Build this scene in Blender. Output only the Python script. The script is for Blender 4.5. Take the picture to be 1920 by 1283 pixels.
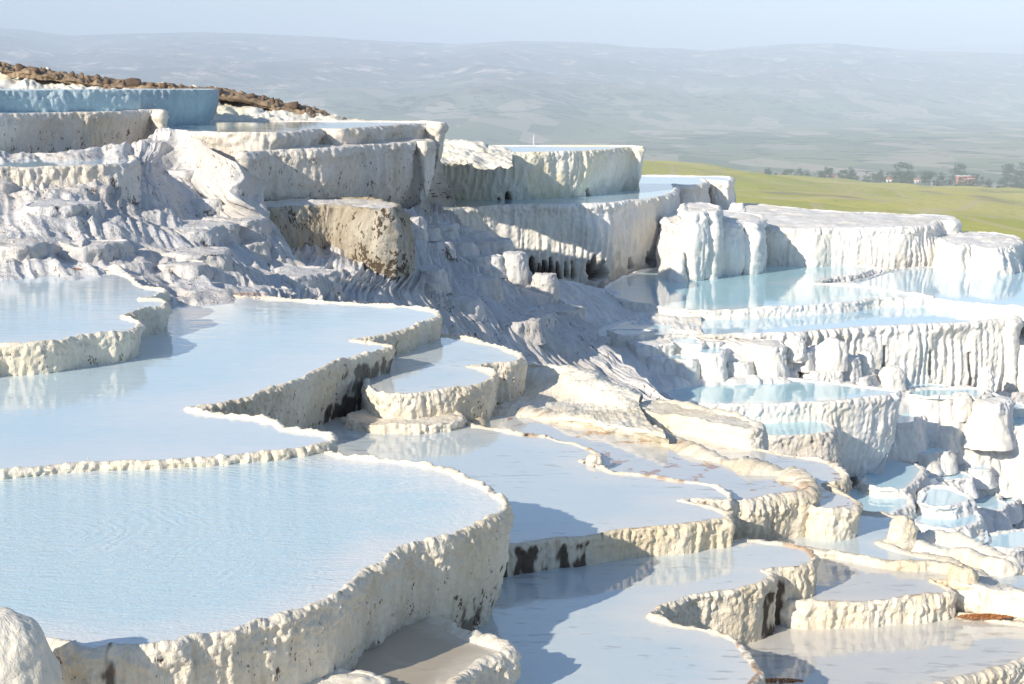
import bpy, math, random
import numpy as np
from mathutils import Vector, Matrix
from mathutils.geometry import delaunay_2d_cdt

random.seed(7); RNG = np.random.default_rng(11)
scene = bpy.context.scene
for o in list(bpy.data.objects):
    bpy.data.objects.remove(o)

# ------------------------------------------------------------------ camera
F = 2933.0                      # focal length in photograph pixels (1920 wide), 55 mm
PITCH = math.atan((641.5 - 160.0) / F)
cam = bpy.data.cameras.new('camera'); cam.lens = 55.0; cam.sensor_width = 36.0
cam.clip_start = 0.1; cam.clip_end = 90000.0
camo = bpy.data.objects.new('camera', cam); scene.collection.objects.link(camo)
camo.location = (0, 0, 0); camo.rotation_euler = (math.pi / 2 - PITCH, 0, 0)
scene.camera = camo

# ------------------------------------------------------------------ light
SUN_EL = math.radians(25.0)
SUN_H = (-0.68, -0.7332)          # horizontal direction towards the sun
world = bpy.data.worlds.new('World'); scene.world = world; world.use_nodes = True
wn = world.node_tree.nodes; wl = world.node_tree.links
sky = wn.new('ShaderNodeTexSky'); sky.sky_type = 'NISHITA'; sky.sun_disc = False
sky.sun_elevation = SUN_EL; sky.sun_rotation = math.atan2(SUN_H[0], SUN_H[1])
sky.altitude = 400; sky.air_density = 1.0; sky.dust_density = 0.3; sky.ozone_density = 2.9
bg = wn['Background']; bg.inputs['Strength'].default_value = 0.13
wl.new(sky.outputs['Color'], bg.inputs['Color'])
sun = bpy.data.lights.new('sun', 'SUN'); sun.energy = 5.0; sun.angle = math.radians(0.5); sun.color = (1.0, 0.90, 0.75)
suno = bpy.data.objects.new('sun', sun); scene.collection.objects.link(suno)
sd = Vector((SUN_H[0] * math.cos(SUN_EL), SUN_H[1] * math.cos(SUN_EL), math.sin(SUN_EL)))
suno.rotation_euler = sd.to_track_quat('Z', 'Y').to_euler()
scene.view_settings.view_transform = 'Standard'; scene.view_settings.look = 'None'
scene.view_settings.exposure = 0.34; scene.view_settings.gamma = 1.0
scene.view_settings.use_curve_mapping = False
scene.render.engine = 'CYCLES'
scene.cycles.use_denoising = True
scene.cycles.max_bounces = 6; scene.cycles.diffuse_bounces = 3; scene.cycles.glossy_bounces = 3
scene.cycles.volume_bounces = 2

# ------------------------------------------------------------------ projection helpers
ROT = camo.rotation_euler.to_matrix()
def ray(px, py):
    return ROT @ Vector(((px - 960.0) / F, (641.5 - py) / F, -1.0))
def at(px, py, D):               # point of the level z = -D seen at a pixel
    r = ray(px, py); return np.array(r * (-D / r.z))
def atd(px, py, d):              # point at forward distance d
    r = ray(px, py); return np.array(r * (d / r.y))

# ------------------------------------------------------------------ numpy noise
PERM = RNG.permutation(512).astype(np.int64)
GR = RNG.normal(size=(512, 3)); GR /= np.linalg.norm(GR, axis=1)[:, None]
def perlin(p):
    p = np.asarray(p, float); i = np.floor(p).astype(np.int64); f = p - i
    u = f * f * f * (f * (f * 6 - 15) + 10); i &= 511
    out = 0
    for dx in (0, 1):
        for dy in (0, 1):
            for dz in (0, 1):
                h = PERM[(PERM[(PERM[(i[..., 0] + dx) & 511] + i[..., 1] + dy) & 511] + i[..., 2] + dz) & 511]
                g = GR[h]
                dot = g[..., 0] * (f[..., 0] - dx) + g[..., 1] * (f[..., 1] - dy) + g[..., 2] * (f[..., 2] - dz)
                w = (u[..., 0] if dx else 1 - u[..., 0]) * (u[..., 1] if dy else 1 - u[..., 1]) * (u[..., 2] if dz else 1 - u[..., 2])
                out = out + dot * w
    return out * 1.5
def fbm(p, oct=4, gain=0.5):
    p = np.asarray(p, float); a = 1.0; s = 0
    for k in range(oct):
        s = s + a * perlin(p + 17.3 * k); p = p * 2.03; a *= gain
    return s
def smooth(a, b, x):
    t = np.clip((x - a) / (b - a), 0, 1); return t * t * (3 - 2 * t)

# ------------------------------------------------------------------ mesh helpers
def mesh_obj(name, verts, faces, mat, parent=None, attrs=None, smooth_shade=True):
    me = bpy.data.meshes.new(name)
    verts = np.asarray(verts, np.float32); faces = np.asarray(faces, np.int32)
    k = faces.shape[1]
    me.vertices.add(len(verts)); me.vertices.foreach_set('co', verts.ravel())
    me.loops.add(faces.size); me.loops.foreach_set('vertex_index', faces.ravel())
    me.polygons.add(len(faces))
    me.polygons.foreach_set('loop_start', np.arange(0, faces.size, k, dtype=np.int32))
    me.update(calc_edges=True)
    if smooth_shade:
        me.polygons.foreach_set('use_smooth', np.ones(len(faces), bool))
    for an, av in (attrs or {}).items():
        av = np.asarray(av, np.float32)
        if av.ndim == 2:
            a = me.attributes.new(an, 'FLOAT_VECTOR', 'POINT'); a.data.foreach_set('vector', av.ravel())
        else:
            a = me.attributes.new(an, 'FLOAT', 'POINT'); a.data.foreach_set('value', av.ravel())
    me.validate()
    if mat: me.materials.append(mat)
    o = bpy.data.objects.new(name, me); scene.collection.objects.link(o)
    if parent is not None: o.parent = parent
    return o
def grid_faces(nr, nc, closed=False):
    r = np.arange(nr - 1)[:, None]; c = np.arange(nc if closed else nc - 1)[None, :]
    c2 = (c + 1) % nc
    return np.stack([r * nc + c, r * nc + c2, (r + 1) * nc + c2, (r + 1) * nc + c], -1).reshape(-1, 4)
def tag(o, label, cat, group=None):
    o['label'] = label; o['category'] = cat
    if group: o['group'] = group
def empty(name, loc=(0, 0, 0)):
    o = bpy.data.objects.new(name, None); scene.collection.objects.link(o); o.location = loc; return o

# ------------------------------------------------------------------ materials
class NT:
    def __init__(s, name):
        s.m = bpy.data.materials.new(name); s.m.use_nodes = True
        s.n = s.m.node_tree.nodes; s.l = s.m.node_tree.links; s.b = s.n['Principled BSDF']; s.out = s.n['Material Output']
    def __call__(s, t, **kw):
        nd = s.n.new('ShaderNode' + t)
        for k, v in kw.items():
            if k.startswith('i_'):
                key = k[2:]; key = int(key) if key.isdigit() else key
                sock = nd.inputs[key]
                if hasattr(v, 'is_output'): s.l.new(v, sock)
                else: sock.default_value = v
            else: setattr(nd, k, v)
        return nd
    def lk(s, a, b): s.l.new(a, b)
    def noise(s, vec, scale, detail=4, rough=0.55, dist=0.0):
        nd = s('TexNoise'); s.lk(vec, nd.inputs['Vector'])
        nd.inputs['Scale'].default_value = scale; nd.inputs['Detail'].default_value = detail
        nd.inputs['Roughness'].default_value = rough; nd.inputs['Distortion'].default_value = dist
        return nd.outputs['Fac']
    def ramp(s, fac, a, b, ca=(0, 0, 0, 1), cb=(1, 1, 1, 1)):
        nd = s('ValToRGB'); s.lk(fac, nd.inputs['Fac'])
        e = nd.color_ramp.elements; e[0].position = a; e[1].position = b; e[0].color = ca; e[1].color = cb
        return nd.outputs['Color']
    def mix(s, fac, a, b, blend='MIX'):
        nd = s('MixRGB', blend_type=blend)
        for sock, v in ((nd.inputs['Fac'], fac), (nd.inputs['Color1'], a), (nd.inputs['Color2'], b)):
            if hasattr(v, 'is_output'): s.lk(v, sock)
            elif isinstance(v, tuple): sock.default_value = v
            else: sock.default_value = v
        return nd.outputs['Color']
    def math(s, op, a, b=0.0):
        nd = s('Math', operation=op)
        for i, v in enumerate((a, b)):
            if hasattr(v, 'is_output'): s.lk(v, nd.inputs[i])
            else: nd.inputs[i].default_value = v
        return nd.outputs[0]
    def mapping(s, vec, scale):
        nd = s('Mapping'); s.lk(vec, nd.inputs['Vector']); nd.inputs['Scale'].default_value = scale
        return nd.outputs['Vector']

def travertine(name, light, warm, warm_amt, speck, px, stain=(0.10, 0.055, 0.03), fleck_scale=1.0, relief=0.75):
    """crusted calcite: pale stone, warm patches, dark algae flecks drawn out down the face. px = size of fine grain in metres"""
    t = NT(name)
    geo = t('NewGeometry').outputs['Position']
    at_ = t('Attribute', attribute_name='wuv').outputs['Vector']
    cave = t('Attribute', attribute_name='cave').outputs['Fac']
    n1 = t.noise(geo, 0.22 / px * 0.05, 4); n2 = t.noise(geo, 0.8 / px * 0.05, 5)
    col = t.mix(t.ramp(n1, 0.42, 0.68), light, warm)
    col = t.mix(warm_amt, light, col)
    col = t.mix(t.math('MULTIPLY', t.ramp(n2, 0.35, 0.75), 0.35), col, (light[0] * 0.80, light[1] * 0.79, light[2] * 0.78, 1))
    # drip tone
    drip = t.noise(t.mapping(at_, (0.28 / px * 0.05 * 4, 0.035 / px * 0.05 * 4, 1)), 6.0, 5, 0.6)
    col = t.mix(t.math('MULTIPLY', t.ramp(drip, 0.5, 0.72), 0.4 * warm_amt + 0.1), col, (warm[0] * 0.8, warm[1] * 0.76, warm[2] * 0.66, 1))
    d2_ = t.noise(t.mapping(at_, (1.0, 0.09, 1)), 0.16 / px, 4, 0.65)
    col = t.mix(t.math('MULTIPLY', t.ramp(d2_, 0.45, 0.75), 0.30), col, (light[0] * 0.60, light[1] * 0.585, light[2] * 0.56, 1))
    # flecks
    sp = t.noise(t.mapping(at_, (1.0, 0.38, 1)), fleck_scale * 0.62 / px, 3, 0.6, 0.3)
    area = t.noise(t.mapping(at_, (1.0, 0.6, 1)), fleck_scale * 0.085 / px, 3, 0.6)
    th = t.math('ADD', sp, t.math('ADD', t.math('MULTIPLY', t.math('SUBTRACT', area, 0.52), 0.95), t.math('MULTIPLY', t.math('SUBTRACT', t('Attribute', attribute_name='hw').outputs['Fac'], 0.45), 0.14)))
    fl = t.ramp(th, 0.735 - 0.12 * speck, 0.765 - 0.12 * speck)
    col = t.mix(t.math('MULTIPLY', fl, min(1.0, speck * 1.6) * 0.9), col, stain + (1,))
    col = t.mix(t('Attribute', attribute_name='algae').outputs['Fac'], col, (0.24, 0.11, 0.045, 1))
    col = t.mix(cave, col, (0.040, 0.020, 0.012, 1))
    t.lk(col, t.b.inputs['Base Color'])
    t.b.inputs['Roughness'].default_value = 0.85
    t.b.inputs['Specular IOR Level'].default_value = 0.25
    g1 = t.noise(geo, 1.0 / (px * 1.6), 5, 0.65); g2 = t.noise(geo, 1.0 / (px * 7), 4, 0.6)
    b = t('Bump'); b.inputs['Strength'].default_value = relief; b.inputs['Distance'].default_value = px * 2.0
    g3 = t.noise(t.mapping(at_, (1.0, 0.22, 1)), 1.0 / (px * 3.2), 4, 0.6)
    pit = t.ramp(t.noise(geo, 1.0 / (px * 3.6), 2, 0.5), 0.28, 0.45)
    t.lk(t.math('ADD', t.math('ADD', t.math('MULTIPLY', g1, 0.6), g2), t.math('ADD', t.math('MULTIPLY', g3, 0.9), t.math('MULTIPLY', pit, 0.22))), b.inputs['Height']); t.lk(b.outputs['Normal'], t.b.inputs['Normal'])
    return t.m

def water(name, shallow, deep, stain=0.0, ripple=0.3, rscale=3.0, rot=0.4, lead=0.0, centre=None, ior=1.45):
    t = NT(name)
    geo = t('NewGeometry').outputs['Position']
    dep = t('Attribute', attribute_name='depth').outputs['Fac']
    n = t.noise(geo, 0.5, 5, 0.6); bed = t.noise(t.mapping(geo, (0.7, 1.3, 1)), 2.6, 5, 0.65, 0.5)
    f = t.math('ADD', dep, t.math('ADD', t.math('MULTIPLY', t.math('SUBTRACT', n, 0.5), 1.1), t.math('MULTIPLY', t.math('SUBTRACT', bed, 0.5), 1.2)))
    col = t.mix(t.ramp(f, 0.1, 0.95), shallow, deep)
    if lead > 0:
        l1 = t.noise(t.mapping(geo, (0.55, 1.6, 1)), 5.5, 3, 0.6); l2 = t.noise(geo, 0.55, 2)
        k = t.ramp(t.math('ADD', l1, t.math('MULTIPLY', t.math('SUBTRACT', l2, 0.5), 0.5)), 0.60, 0.72)
        col = t.mix(t.math('MULTIPLY', k, lead), col, (shallow[0] * 0.5, shallow[1] * 0.52, shallow[2] * 0.56, 1))
    if stain > 0:
        s1 = t.noise(t.mapping(geo, (1, 1.1, 1)), 3.4, 4, 0.62, 0.4); s2 = t.noise(geo, 0.6, 2)
        k = t.ramp(t.math('ADD', s1, t.math('MULTIPLY', t.math('SUBTRACT', s2, 0.5), 0.6)), 0.72 - stain * 0.16, 0.755 - stain * 0.16)
        col = t.mix(t.math('MULTIPLY', k, 0.85), col, (0.42, 0.22, 0.10, 1))
    t.lk(col, t.b.inputs['Base Color'])
    t.b.inputs['Roughness'].default_value = 0.03; t.b.inputs['IOR'].default_value = ior
    mp = t('Mapping'); mp.inputs['Rotation'].default_value = (0, 0, rot); mp.inputs['Scale'].default_value = (0.45, 1.3, 1)
    t.lk(geo, mp.inputs['Vector'])
    h = t.noise(mp.outputs['Vector'], rscale, 3, 0.5, 0.8)
    if centre is not None:
        sub = t('VectorMath', operation='SUBTRACT'); t.lk(geo, sub.inputs[0]); sub.inputs[1].default_value = centre
        w = t('TexWave', wave_type='RINGS', rings_direction='Z'); t.lk(sub.outputs[0], w.inputs['Vector'])
        w.inputs['Scale'].default_value = 2.6; w.inputs['Distortion'].default_value = 14.0; w.inputs['Detail'].default_value = 3.0
        w.inputs['Detail Scale'].default_value = 0.7
        h2 = t.noise(t.mapping(geo, (1.6, 2.2, 1)), 9.0, 2, 0.5, 1.5)
        msk = t.ramp(t.noise(geo, 0.45, 3), 0.35, 0.65)
        h = t.math('ADD', t.math('MULTIPLY', t.math('MULTIPLY', w.outputs['Fac'], msk), 0.16), t.math('ADD', t.math('MULTIPLY', h, 0.5), t.math('MULTIPLY', h2, 0.35)))
    b = t('Bump'); b.inputs['Strength'].default_value = ripple; b.inputs['Distance'].default_value = 0.02
    t.lk(h, b.inputs['Height']); t.lk(b.outputs['Normal'], t.b.inputs['Normal'])
    return t.m

def plain(name, col, rough=0.8, var=0.25, scale=3.0):
    t = NT(name); geo = t('NewGeometry').outputs['Position']
    n = t.noise(geo, scale, 4)
    t.lk(t.mix(t.ramp(n, 0.3, 0.7), tuple(c * (1 - var) for c in col) + (1,), tuple(min(1, c * (1 + var)) for c in col) + (1,)), t.b.inputs['Base Color'])
    t.b.inputs['Roughness'].default_value = rough
    return t.m

CREAM = (0.80, 0.74, 0.63, 1); SAND = (0.68, 0.55, 0.36, 1); WHITE = (0.83, 0.81, 0.78, 1); OFF = (0.76, 0.68, 0.50, 1)
M_NEAR = travertine('travertine_near', CREAM, SAND, 0.55, 0.62, 0.012)
M_NEARC = travertine('travertine_near_clean', CREAM, SAND, 0.8, 0.2, 0.012)
M_SAND = travertine('travertine_sand', (0.82, 0.77, 0.67, 1), (0.72, 0.61, 0.42, 1), 0.7, 0.1, 0.015, relief=0.45)
M_MID = travertine('travertine_mid', (0.78, 0.74, 0.69, 1), (0.68, 0.58, 0.42, 1), 0.6, 0.75, 0.022)
M_BROWN = travertine('travertine_stained', (0.50, 0.46, 0.38, 1), (0.24, 0.165, 0.07, 1), 0.95, 1.4, 0.03, (0.07, 0.045, 0.025))
M_FAR = travertine('travertine_white', WHITE, OFF, 0.45, 0.05, 0.03, relief=0.4)
M_FARY = travertine('travertine_cream', (0.83, 0.80, 0.72, 1), (0.78, 0.68, 0.44, 1), 0.75, 0.05, 0.03, relief=0.4)
M_BLUE = travertine('travertine_wet_shade', (0.46, 0.55, 0.60, 1), (0.44, 0.53, 0.57, 1), 0.4, 0.12, 0.03)  # wet stone, with the top wall's blue shade mixed into its base colour
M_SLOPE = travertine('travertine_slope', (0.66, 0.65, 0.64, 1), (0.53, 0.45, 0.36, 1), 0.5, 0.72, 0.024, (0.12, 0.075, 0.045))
M_DEBRIS = plain('brown_leaf_litter', (0.26, 0.11, 0.05), 0.9, 0.5, 20)

W_BLUE = water('water_blue', (0.72, 0.75, 0.75, 1), (0.56, 0.69, 0.74, 1), 0, 0.22, 4.0, 0.3)
W_RING = water('water_rippled', (0.73, 0.75, 0.74, 1), (0.54, 0.69, 0.74, 1), 0, 0.8, 9.0, 0.5, 0.0, (-4.2, 13.6, -4.0))
W_PALE = water('water_pale', (0.74, 0.72, 0.66, 1), (0.58, 0.65, 0.66, 1), 0, 0.10, 5.0, 0.2, 0.7, None, 1.6)
W_STAIN = water('water_stained', (0.72, 0.68, 0.60, 1), (0.60, 0.61, 0.60, 1), 0.6, 0.1, 5.0, 0.2, 0.4, None, 1.6)
W_SPOT = water('water_spotted', (0.74, 0.68, 0.57, 1), (0.63, 0.61, 0.56, 1), 0.12, 0.1, 5.0, 0.2, 0.6, None, 1.6)
W_BROWN = water('water_brown', (0.66, 0.60, 0.52, 1), (0.46, 0.40, 0.32, 1), 0.1, 0.08, 5.0, 0.2, 0.6, None, 1.6)  # brown pool colour, darker away from the rim
W_TURQ = water('water_turquoise', (0.70, 0.79, 0.80, 1), (0.44, 0.68, 0.74, 1), 0, 0.2, 2.0, 0.2)
W_FAR = water('water_milky', (0.66, 0.78, 0.84, 1), (0.50, 0.72, 0.82, 1), 0, 0.15, 2.0, 0.1)

# ------------------------------------------------------------------ outlines
def catmull(P, closed, step):
    P = np.asarray(P, float); n = len(P); out = []
    segs = n if closed else n - 1
    for i in range(segs):
        if closed: p0, p1, p2, p3 = P[(i - 1) % n], P[i], P[(i + 1) % n], P[(i + 2) % n]
        else:
            p1, p2 = P[i], P[i + 1]
            p0 = P[i - 1] if i > 0 else 2 * p1 - p2
            p3 = P[i + 2] if i + 2 < n else 2 * p2 - p1
        L = np.linalg.norm(p2 - p1)
        k = max(2, int(math.ceil(L / step)))
        t = np.linspace(0, 1, k, endpoint=False)[:, None]
        # limit tangents so that uneven spacing does not overshoot
        l0 = max(np.linalg.norm(p1 - p0), 1e-6); l2 = max(np.linalg.norm(p3 - p2), 1e-6)
        m1 = ((p1 - p0) / l0 * L + (p2 - p1)) * 0.5; m2 = ((p2 - p1) + (p3 - p2) / l2 * L) * 0.5
        h = (2 * t**3 - 3 * t**2 + 1) * p1 + (t**3 - 2 * t**2 + t) * m1 + (-2 * t**3 + 3 * t**2) * p2 + (t**3 - t**2) * m2
        out.append(h)
    if not closed: out.append(P[-1:])
    return np.concatenate(out)
def resample(Q, step):
    Q2 = np.vstack([Q, Q[:1]]); seg = np.linalg.norm(np.diff(Q2, axis=0), axis=1); s = np.concatenate([[0], np.cumsum(seg)])
    n = max(24, int(s[-1] / step)); t = np.linspace(0, s[-1], n, endpoint=False)
    return np.stack([np.interp(t, s, Q2[:, k]) for k in range(Q.shape[1])], 1), t
def outline(pts, D, step):
    W = [at(p[0], p[1], D)[:2] for p in pts]; sharp = [i for i, p in enumerate(pts) if len(p) > 2 and 's' in p[2]]
    n = len(W)
    if not sharp: Q = catmull(W, True, step)
    else:
        Q = []
        for a, b in zip(sharp, sharp[1:] + [sharp[0] + n]):
            idx = [i % n for i in range(a, b + 1)]
            Q.append(catmull([W[i] for i in idx], False, step)[:-1])
        Q = np.concatenate(Q)
    return Q

DRY = (M_NEAR, M_NEARC, M_SAND, M_FAR, M_FARY, M_MID, M_SLOPE, M_BROWN)
HILL = []           # points for the ground that lies under the terraces
SEED = [0]
def basin(label, pts, D, drop, mat, wmat, px, lean=0.1, rim=0.05, rimw=0.07, flute=0.03, fw=0.14, lump=0.03, crest=0.035, belly=0.0,
          cave=None, algae=0.0, dark=None, wobble=0.02, water_gap=0.0, group=None, cat='terrace pool', name='travertine_terrace', lipd=0.0, steps=None):
    """one terrace: crusted rim, drip-covered outer wall and the water (or dry floor) it holds. px = metres per sample"""
    SEED[0] += 1; so = SEED[0] * 31.7
    Q = outline(pts, D, px)
    Q, s = resample(Q, px)
    area = 0.5 * np.sum(Q[:, 0] * np.roll(Q[:, 1], -1) - np.roll(Q[:, 0], -1) * Q[:, 1])
    if area < 0: Q = Q[::-1].copy()
    n = len(Q)
    # outward normal, a little smoothed
    T = np.roll(Q, -2, 0) - np.roll(Q, 2, 0); N = np.stack([T[:, 1], -T[:, 0]], 1)
    for _ in range(4): N = N + np.roll(N, 1, 0) + np.roll(N, -1, 0)
    N /= np.maximum(np.linalg.norm(N, axis=1), 1e-9)[:, None]
    # profile rows (offset, height)
    nw = max(8, int(drop / (px * 1.25)))
    # rim width along the outline: points marked 'w' are broad
    wid = np.ones(n)
    if any(len(p) > 2 and 'w' in p[2] for p in pts):
        wp = np.array([at(p[0], p[1], D)[:2] for p in pts]); idx = np.argmin(((wp[:, None] - Q[None]) ** 2).sum(-1), 1)
        val = np.array([1.0 if len(p) > 2 and 'w' in p[2] else 0.22 for p in pts]); o_ = np.argsort(idx)
        wid = np.interp(np.arange(n), np.concatenate([[idx[o_][-1] - n], idx[o_], [idx[o_][0] + n]]), np.concatenate([[val[o_][-1]], val[o_], [val[o_][0]]]))
    rim_rows = [(-rimw * 1.6 - rim, -0.10), (-rimw - rim * .6, -0.02), (-rimw * .85 - rim * .3, rim * 0.55), (-rimw * .6, rim * 0.95), (-rimw * 0.25, rim * 1.05), (0.0, rim), (rim * 0.35, rim * 0.75), (rim * 0.62, rim * 0.35)]
    if rimw > 0.15:
        rim_rows[4:4] = [(-rimw * .45, rim * 1.05)]
    rim_rows += [(rim * 0.8, -0.0), (rim * 0.9, -rim * 0.6)]
    tt = np.linspace(0, 1, nw)[1:]
    wall_rows = [(rim * 0.9, -rim * 0.6)] + [(rim * 0.9 - lean * t**1.2 + belly * math.sin(math.pi * t), -rim * 0.6 - (drop - rim * 0.6) * t) for t in tt]
    rows = rim_rows + wall_rows[1:]
    off = np.array([r[0] for r in rows]); hh = np.array([r[1] for r in rows]); nr = len(rows); nrim = len(rim_rows)
    S3 = np.stack([Q[:, 0], Q[:, 1], np.full(n, so)], 1)
    scl = np.abs(perlin(S3 / (fw * 1.5) + 4.4)); scl2 = np.abs(perlin(S3 / (fw * 0.6) + 8.4))
    cr = crest * (fbm(S3 / (px * 7), 3) * 0.9 + perlin(S3 / (px * 34)) - 0.4 * (0.3 - scl) - 0.3 * (0.3 - scl2))
    wob = wobble * fbm(S3 / (px * 22 + wobble * 4), 3)
    hw = np.clip((-hh) / drop, 0, 1)
    lf = np.clip(0.55 + 0.9 * perlin(S3 / (fw * 7) + 2.2), 0.1, 1.5)
    wob = wob + lf * ((lump * 1.1) * (scl - 0.3) + lump * 0.4 * (scl2 - 0.3))
    wid = wid * np.clip(1.0 + 1.1 * perlin(S3 / (fw * 5) + 6.1) + 0.5 * perlin(S3 / (fw * 1.7) + 1.1), 0.45, 2.2)
    below = smooth(0.0, 0.25, hw)                     # flutes grow below the lip
    OF = np.where(off[:, None] < 0, off[:, None] * np.where(np.arange(nr)[:, None] < nrim, wid[None, :], 1), off[:, None]) + wob[None, :]
    X = Q[None, :, 0] + N[None, :, 0] * OF; Y = Q[None, :, 1] + N[None, :, 1] * OF
    rimness = np.exp(-((np.arange(nr) - 5) / 3.2) ** 2)
    hz_ = np.where(hh > 0, hh, 0)[:, None] * (0.45 + 0.55 * wid[None, :]) + np.where(hh > 0, 0, hh)[:, None]
    Z = -D + hz_ + cr[None, :] * rimness[:, None]
    P = np.stack([X, Y, Z], -1)
    # drips: noise drawn out down the wall
    pf = P.copy(); pf[..., 2] *= 0.10; pf[..., 2] += so
    pf[..., 0] += fw * 1.3 * perlin(pf / (fw * 3.1) + 12.0); pf[..., 1] += fw * 1.3 * perlin(pf / (fw * 3.1) + 27.0)
    fl = perlin(pf / fw); fl = 1 - 2.2 * np.abs(fl)
    fl2 = perlin(pf / (fw * 0.42) + 9.1); fl2 = 1 - 2.0 * np.abs(fl2)
    big = perlin(np.stack([P[..., 0], P[..., 1], P[..., 2] * 0.35 + so], -1) / (fw * 4.2))
    fam = np.clip(0.75 + 1.1 * perlin(np.stack([P[..., 0], P[..., 1], P[..., 2] * 0.5 + so], -1) / (fw * 6) + 3.0), 0.15, 1.7)
    d = fam * flute * (0.75 * fl + 0.35 * fl2) * (0.55 + below[:, None] * 0.6) * smooth(2, 7, np.arange(nr))[:, None] + big * flute * 2.2 * below[:, None]
    lp = fbm((P + so) / (lump * 3.4 + px * 2), 3)
    lip = np.exp(-((hh[:, None] + 0.10 * drop ** 0.5) / (0.12 * drop ** 0.5)) ** 2)
    d = d + lump * lp * (0.35 + 0.9 * lip) + lump * 0.55 * np.maximum(0, perlin((P + so) / (px * 4.5))) * (0.5 + lip)
    d = d + px * 1.1 * perlin((P + so) / (px * 2.6)) * (0.7 + lip) + px * 0.9 * fbm((P * np.array([1, 1, 0.4]) + so) / (px * 6), 2)
    if lipd > 0:        # scalloped lip that hangs over
        sc = np.abs(perlin(np.stack([P[..., 0], P[..., 1], 0 * P[..., 2] + so], -1) / (fw * 1.6)))
        d = d + lipd * (1 - 1.6 * sc) * np.exp(-((hh[:, None] + 0.12) / 0.20) ** 2)
    if steps:           # ledges part of the way down
        for (ha, oa) in steps:
            d = d + oa * smooth(ha - 0.03, ha + 0.05, hw[:, None] + 0.05 * perlin(S3 / (fw * 5))[None, :])
    d[:3] *= 0.3
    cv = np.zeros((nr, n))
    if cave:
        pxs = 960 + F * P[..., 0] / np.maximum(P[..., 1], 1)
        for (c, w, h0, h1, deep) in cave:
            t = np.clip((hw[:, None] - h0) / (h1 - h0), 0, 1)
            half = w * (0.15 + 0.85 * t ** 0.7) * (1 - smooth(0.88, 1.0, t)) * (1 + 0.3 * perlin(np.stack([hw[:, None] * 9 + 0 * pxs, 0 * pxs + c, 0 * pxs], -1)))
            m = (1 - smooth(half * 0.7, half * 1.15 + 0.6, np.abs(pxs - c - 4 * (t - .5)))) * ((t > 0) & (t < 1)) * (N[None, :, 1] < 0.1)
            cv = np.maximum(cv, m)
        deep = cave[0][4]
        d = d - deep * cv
    al = np.zeros((nr, n))
    if algae > 0:
        an = perlin(P / (px * 40) + so) + 0.6 * perlin(P / (px * 9) + so)
        al = algae * smooth(0.0, 0.35, an - 0.10) * np.exp(-((np.arange(nr) - 3) / 2.4) ** 2)[:, None]
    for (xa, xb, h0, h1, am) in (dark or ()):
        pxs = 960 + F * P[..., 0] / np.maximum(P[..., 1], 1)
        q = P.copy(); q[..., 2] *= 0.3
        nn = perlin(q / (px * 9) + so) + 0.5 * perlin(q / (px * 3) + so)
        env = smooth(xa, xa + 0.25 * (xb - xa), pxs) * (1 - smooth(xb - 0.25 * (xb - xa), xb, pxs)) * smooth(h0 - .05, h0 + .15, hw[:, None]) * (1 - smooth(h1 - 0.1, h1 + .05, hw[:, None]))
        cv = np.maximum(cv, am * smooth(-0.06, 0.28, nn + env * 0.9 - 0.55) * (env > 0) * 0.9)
    P[..., 0] += N[None, :, 0] * d; P[..., 1] += N[None, :, 1] * d
    P[:3, :, 2] = -D + hh[:3, None]
    base = empty(name, (float(Q[:, 0].mean()), float(Q[:, 1].mean()), -D - drop))
    org = np.array(base.location)
    ss = np.broadcast_to(s[None, :], (nr, n)); wuv = np.stack([ss + so, np.broadcast_to(hh[:, None], (nr, n)), np.full((nr, n), so)], -1)
    V = (P - org)
    mesh_obj('rim', V[:nrim].reshape(-1, 3), grid_faces(nrim, n, True)[:, ::-1], mat, base, {'wuv': wuv[:nrim].reshape(-1, 3), 'cave': cv[:nrim].ravel(), 'algae': al[:nrim].ravel(), 'hw': np.broadcast_to(hw[:nrim, None], (nrim, n)).ravel()})
    mesh_obj('wall', V[nrim - 1:].reshape(-1, 3), grid_faces(nr - nrim + 1, n, True)[:, ::-1], mat, base, {'wuv': wuv[nrim - 1:].reshape(-1, 3), 'cave': cv[nrim - 1:].ravel(), 'hw': np.broadcast_to(hw[nrim - 1:, None], (nr - nrim + 1, n)).ravel()})
    # water or floor
    k = max(1, n // 320); C = Q[::k]
    ext = np.ptp(Q, axis=0).max(); g = max(ext / (60 if wmat in DRY else 34), px * 3)
    gx, gy = np.meshgrid(np.arange(Q[:, 0].min(), Q[:, 0].max(), g), np.arange(Q[:, 1].min(), Q[:, 1].max(), g))
    G = np.stack([gx.ravel(), gy.ravel()], 1) + RNG.uniform(-0.2, 0.2, (gx.size, 2)) * g
    vv = [Vector(map(float, p)) for p in np.vstack([C, G])]
    ed = [(i, (i + 1) % len(C)) for i in range(len(C))]
    r = delaunay_2d_cdt(vv, ed, [], 1, 1e-5)
    v2 = np.array([tuple(p) for p in r[0]]); f2 = np.array([f for f in r[2] if len(f) == 3])
    # keep the triangles inside the outline
    cen = v2[f2].mean(1); ins = np.zeros(len(cen), bool); A, B = C, np.roll(C, -1, 0)
    for a, b in zip(A, B):
        hit = ((a[1] > cen[:, 1]) != (b[1] > cen[:, 1])) & (cen[:, 0] < (b[0] - a[0]) * (cen[:, 1] - a[1]) / (b[1] - a[1] + 1e-12) + a[0])
        ins ^= hit
    f2 = f2[ins]
    e1 = v2[f2[:, 1]] - v2[f2[:, 0]]; e2 = v2[f2[:, 2]] - v2[f2[:, 0]]
    neg = (e1[:, 0] * e2[:, 1] - e1[:, 1] * e2[:, 0]) < 0; f2[neg] = f2[neg][:, ::-1]
    dm = np.full(len(v2), 1e9)
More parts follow.
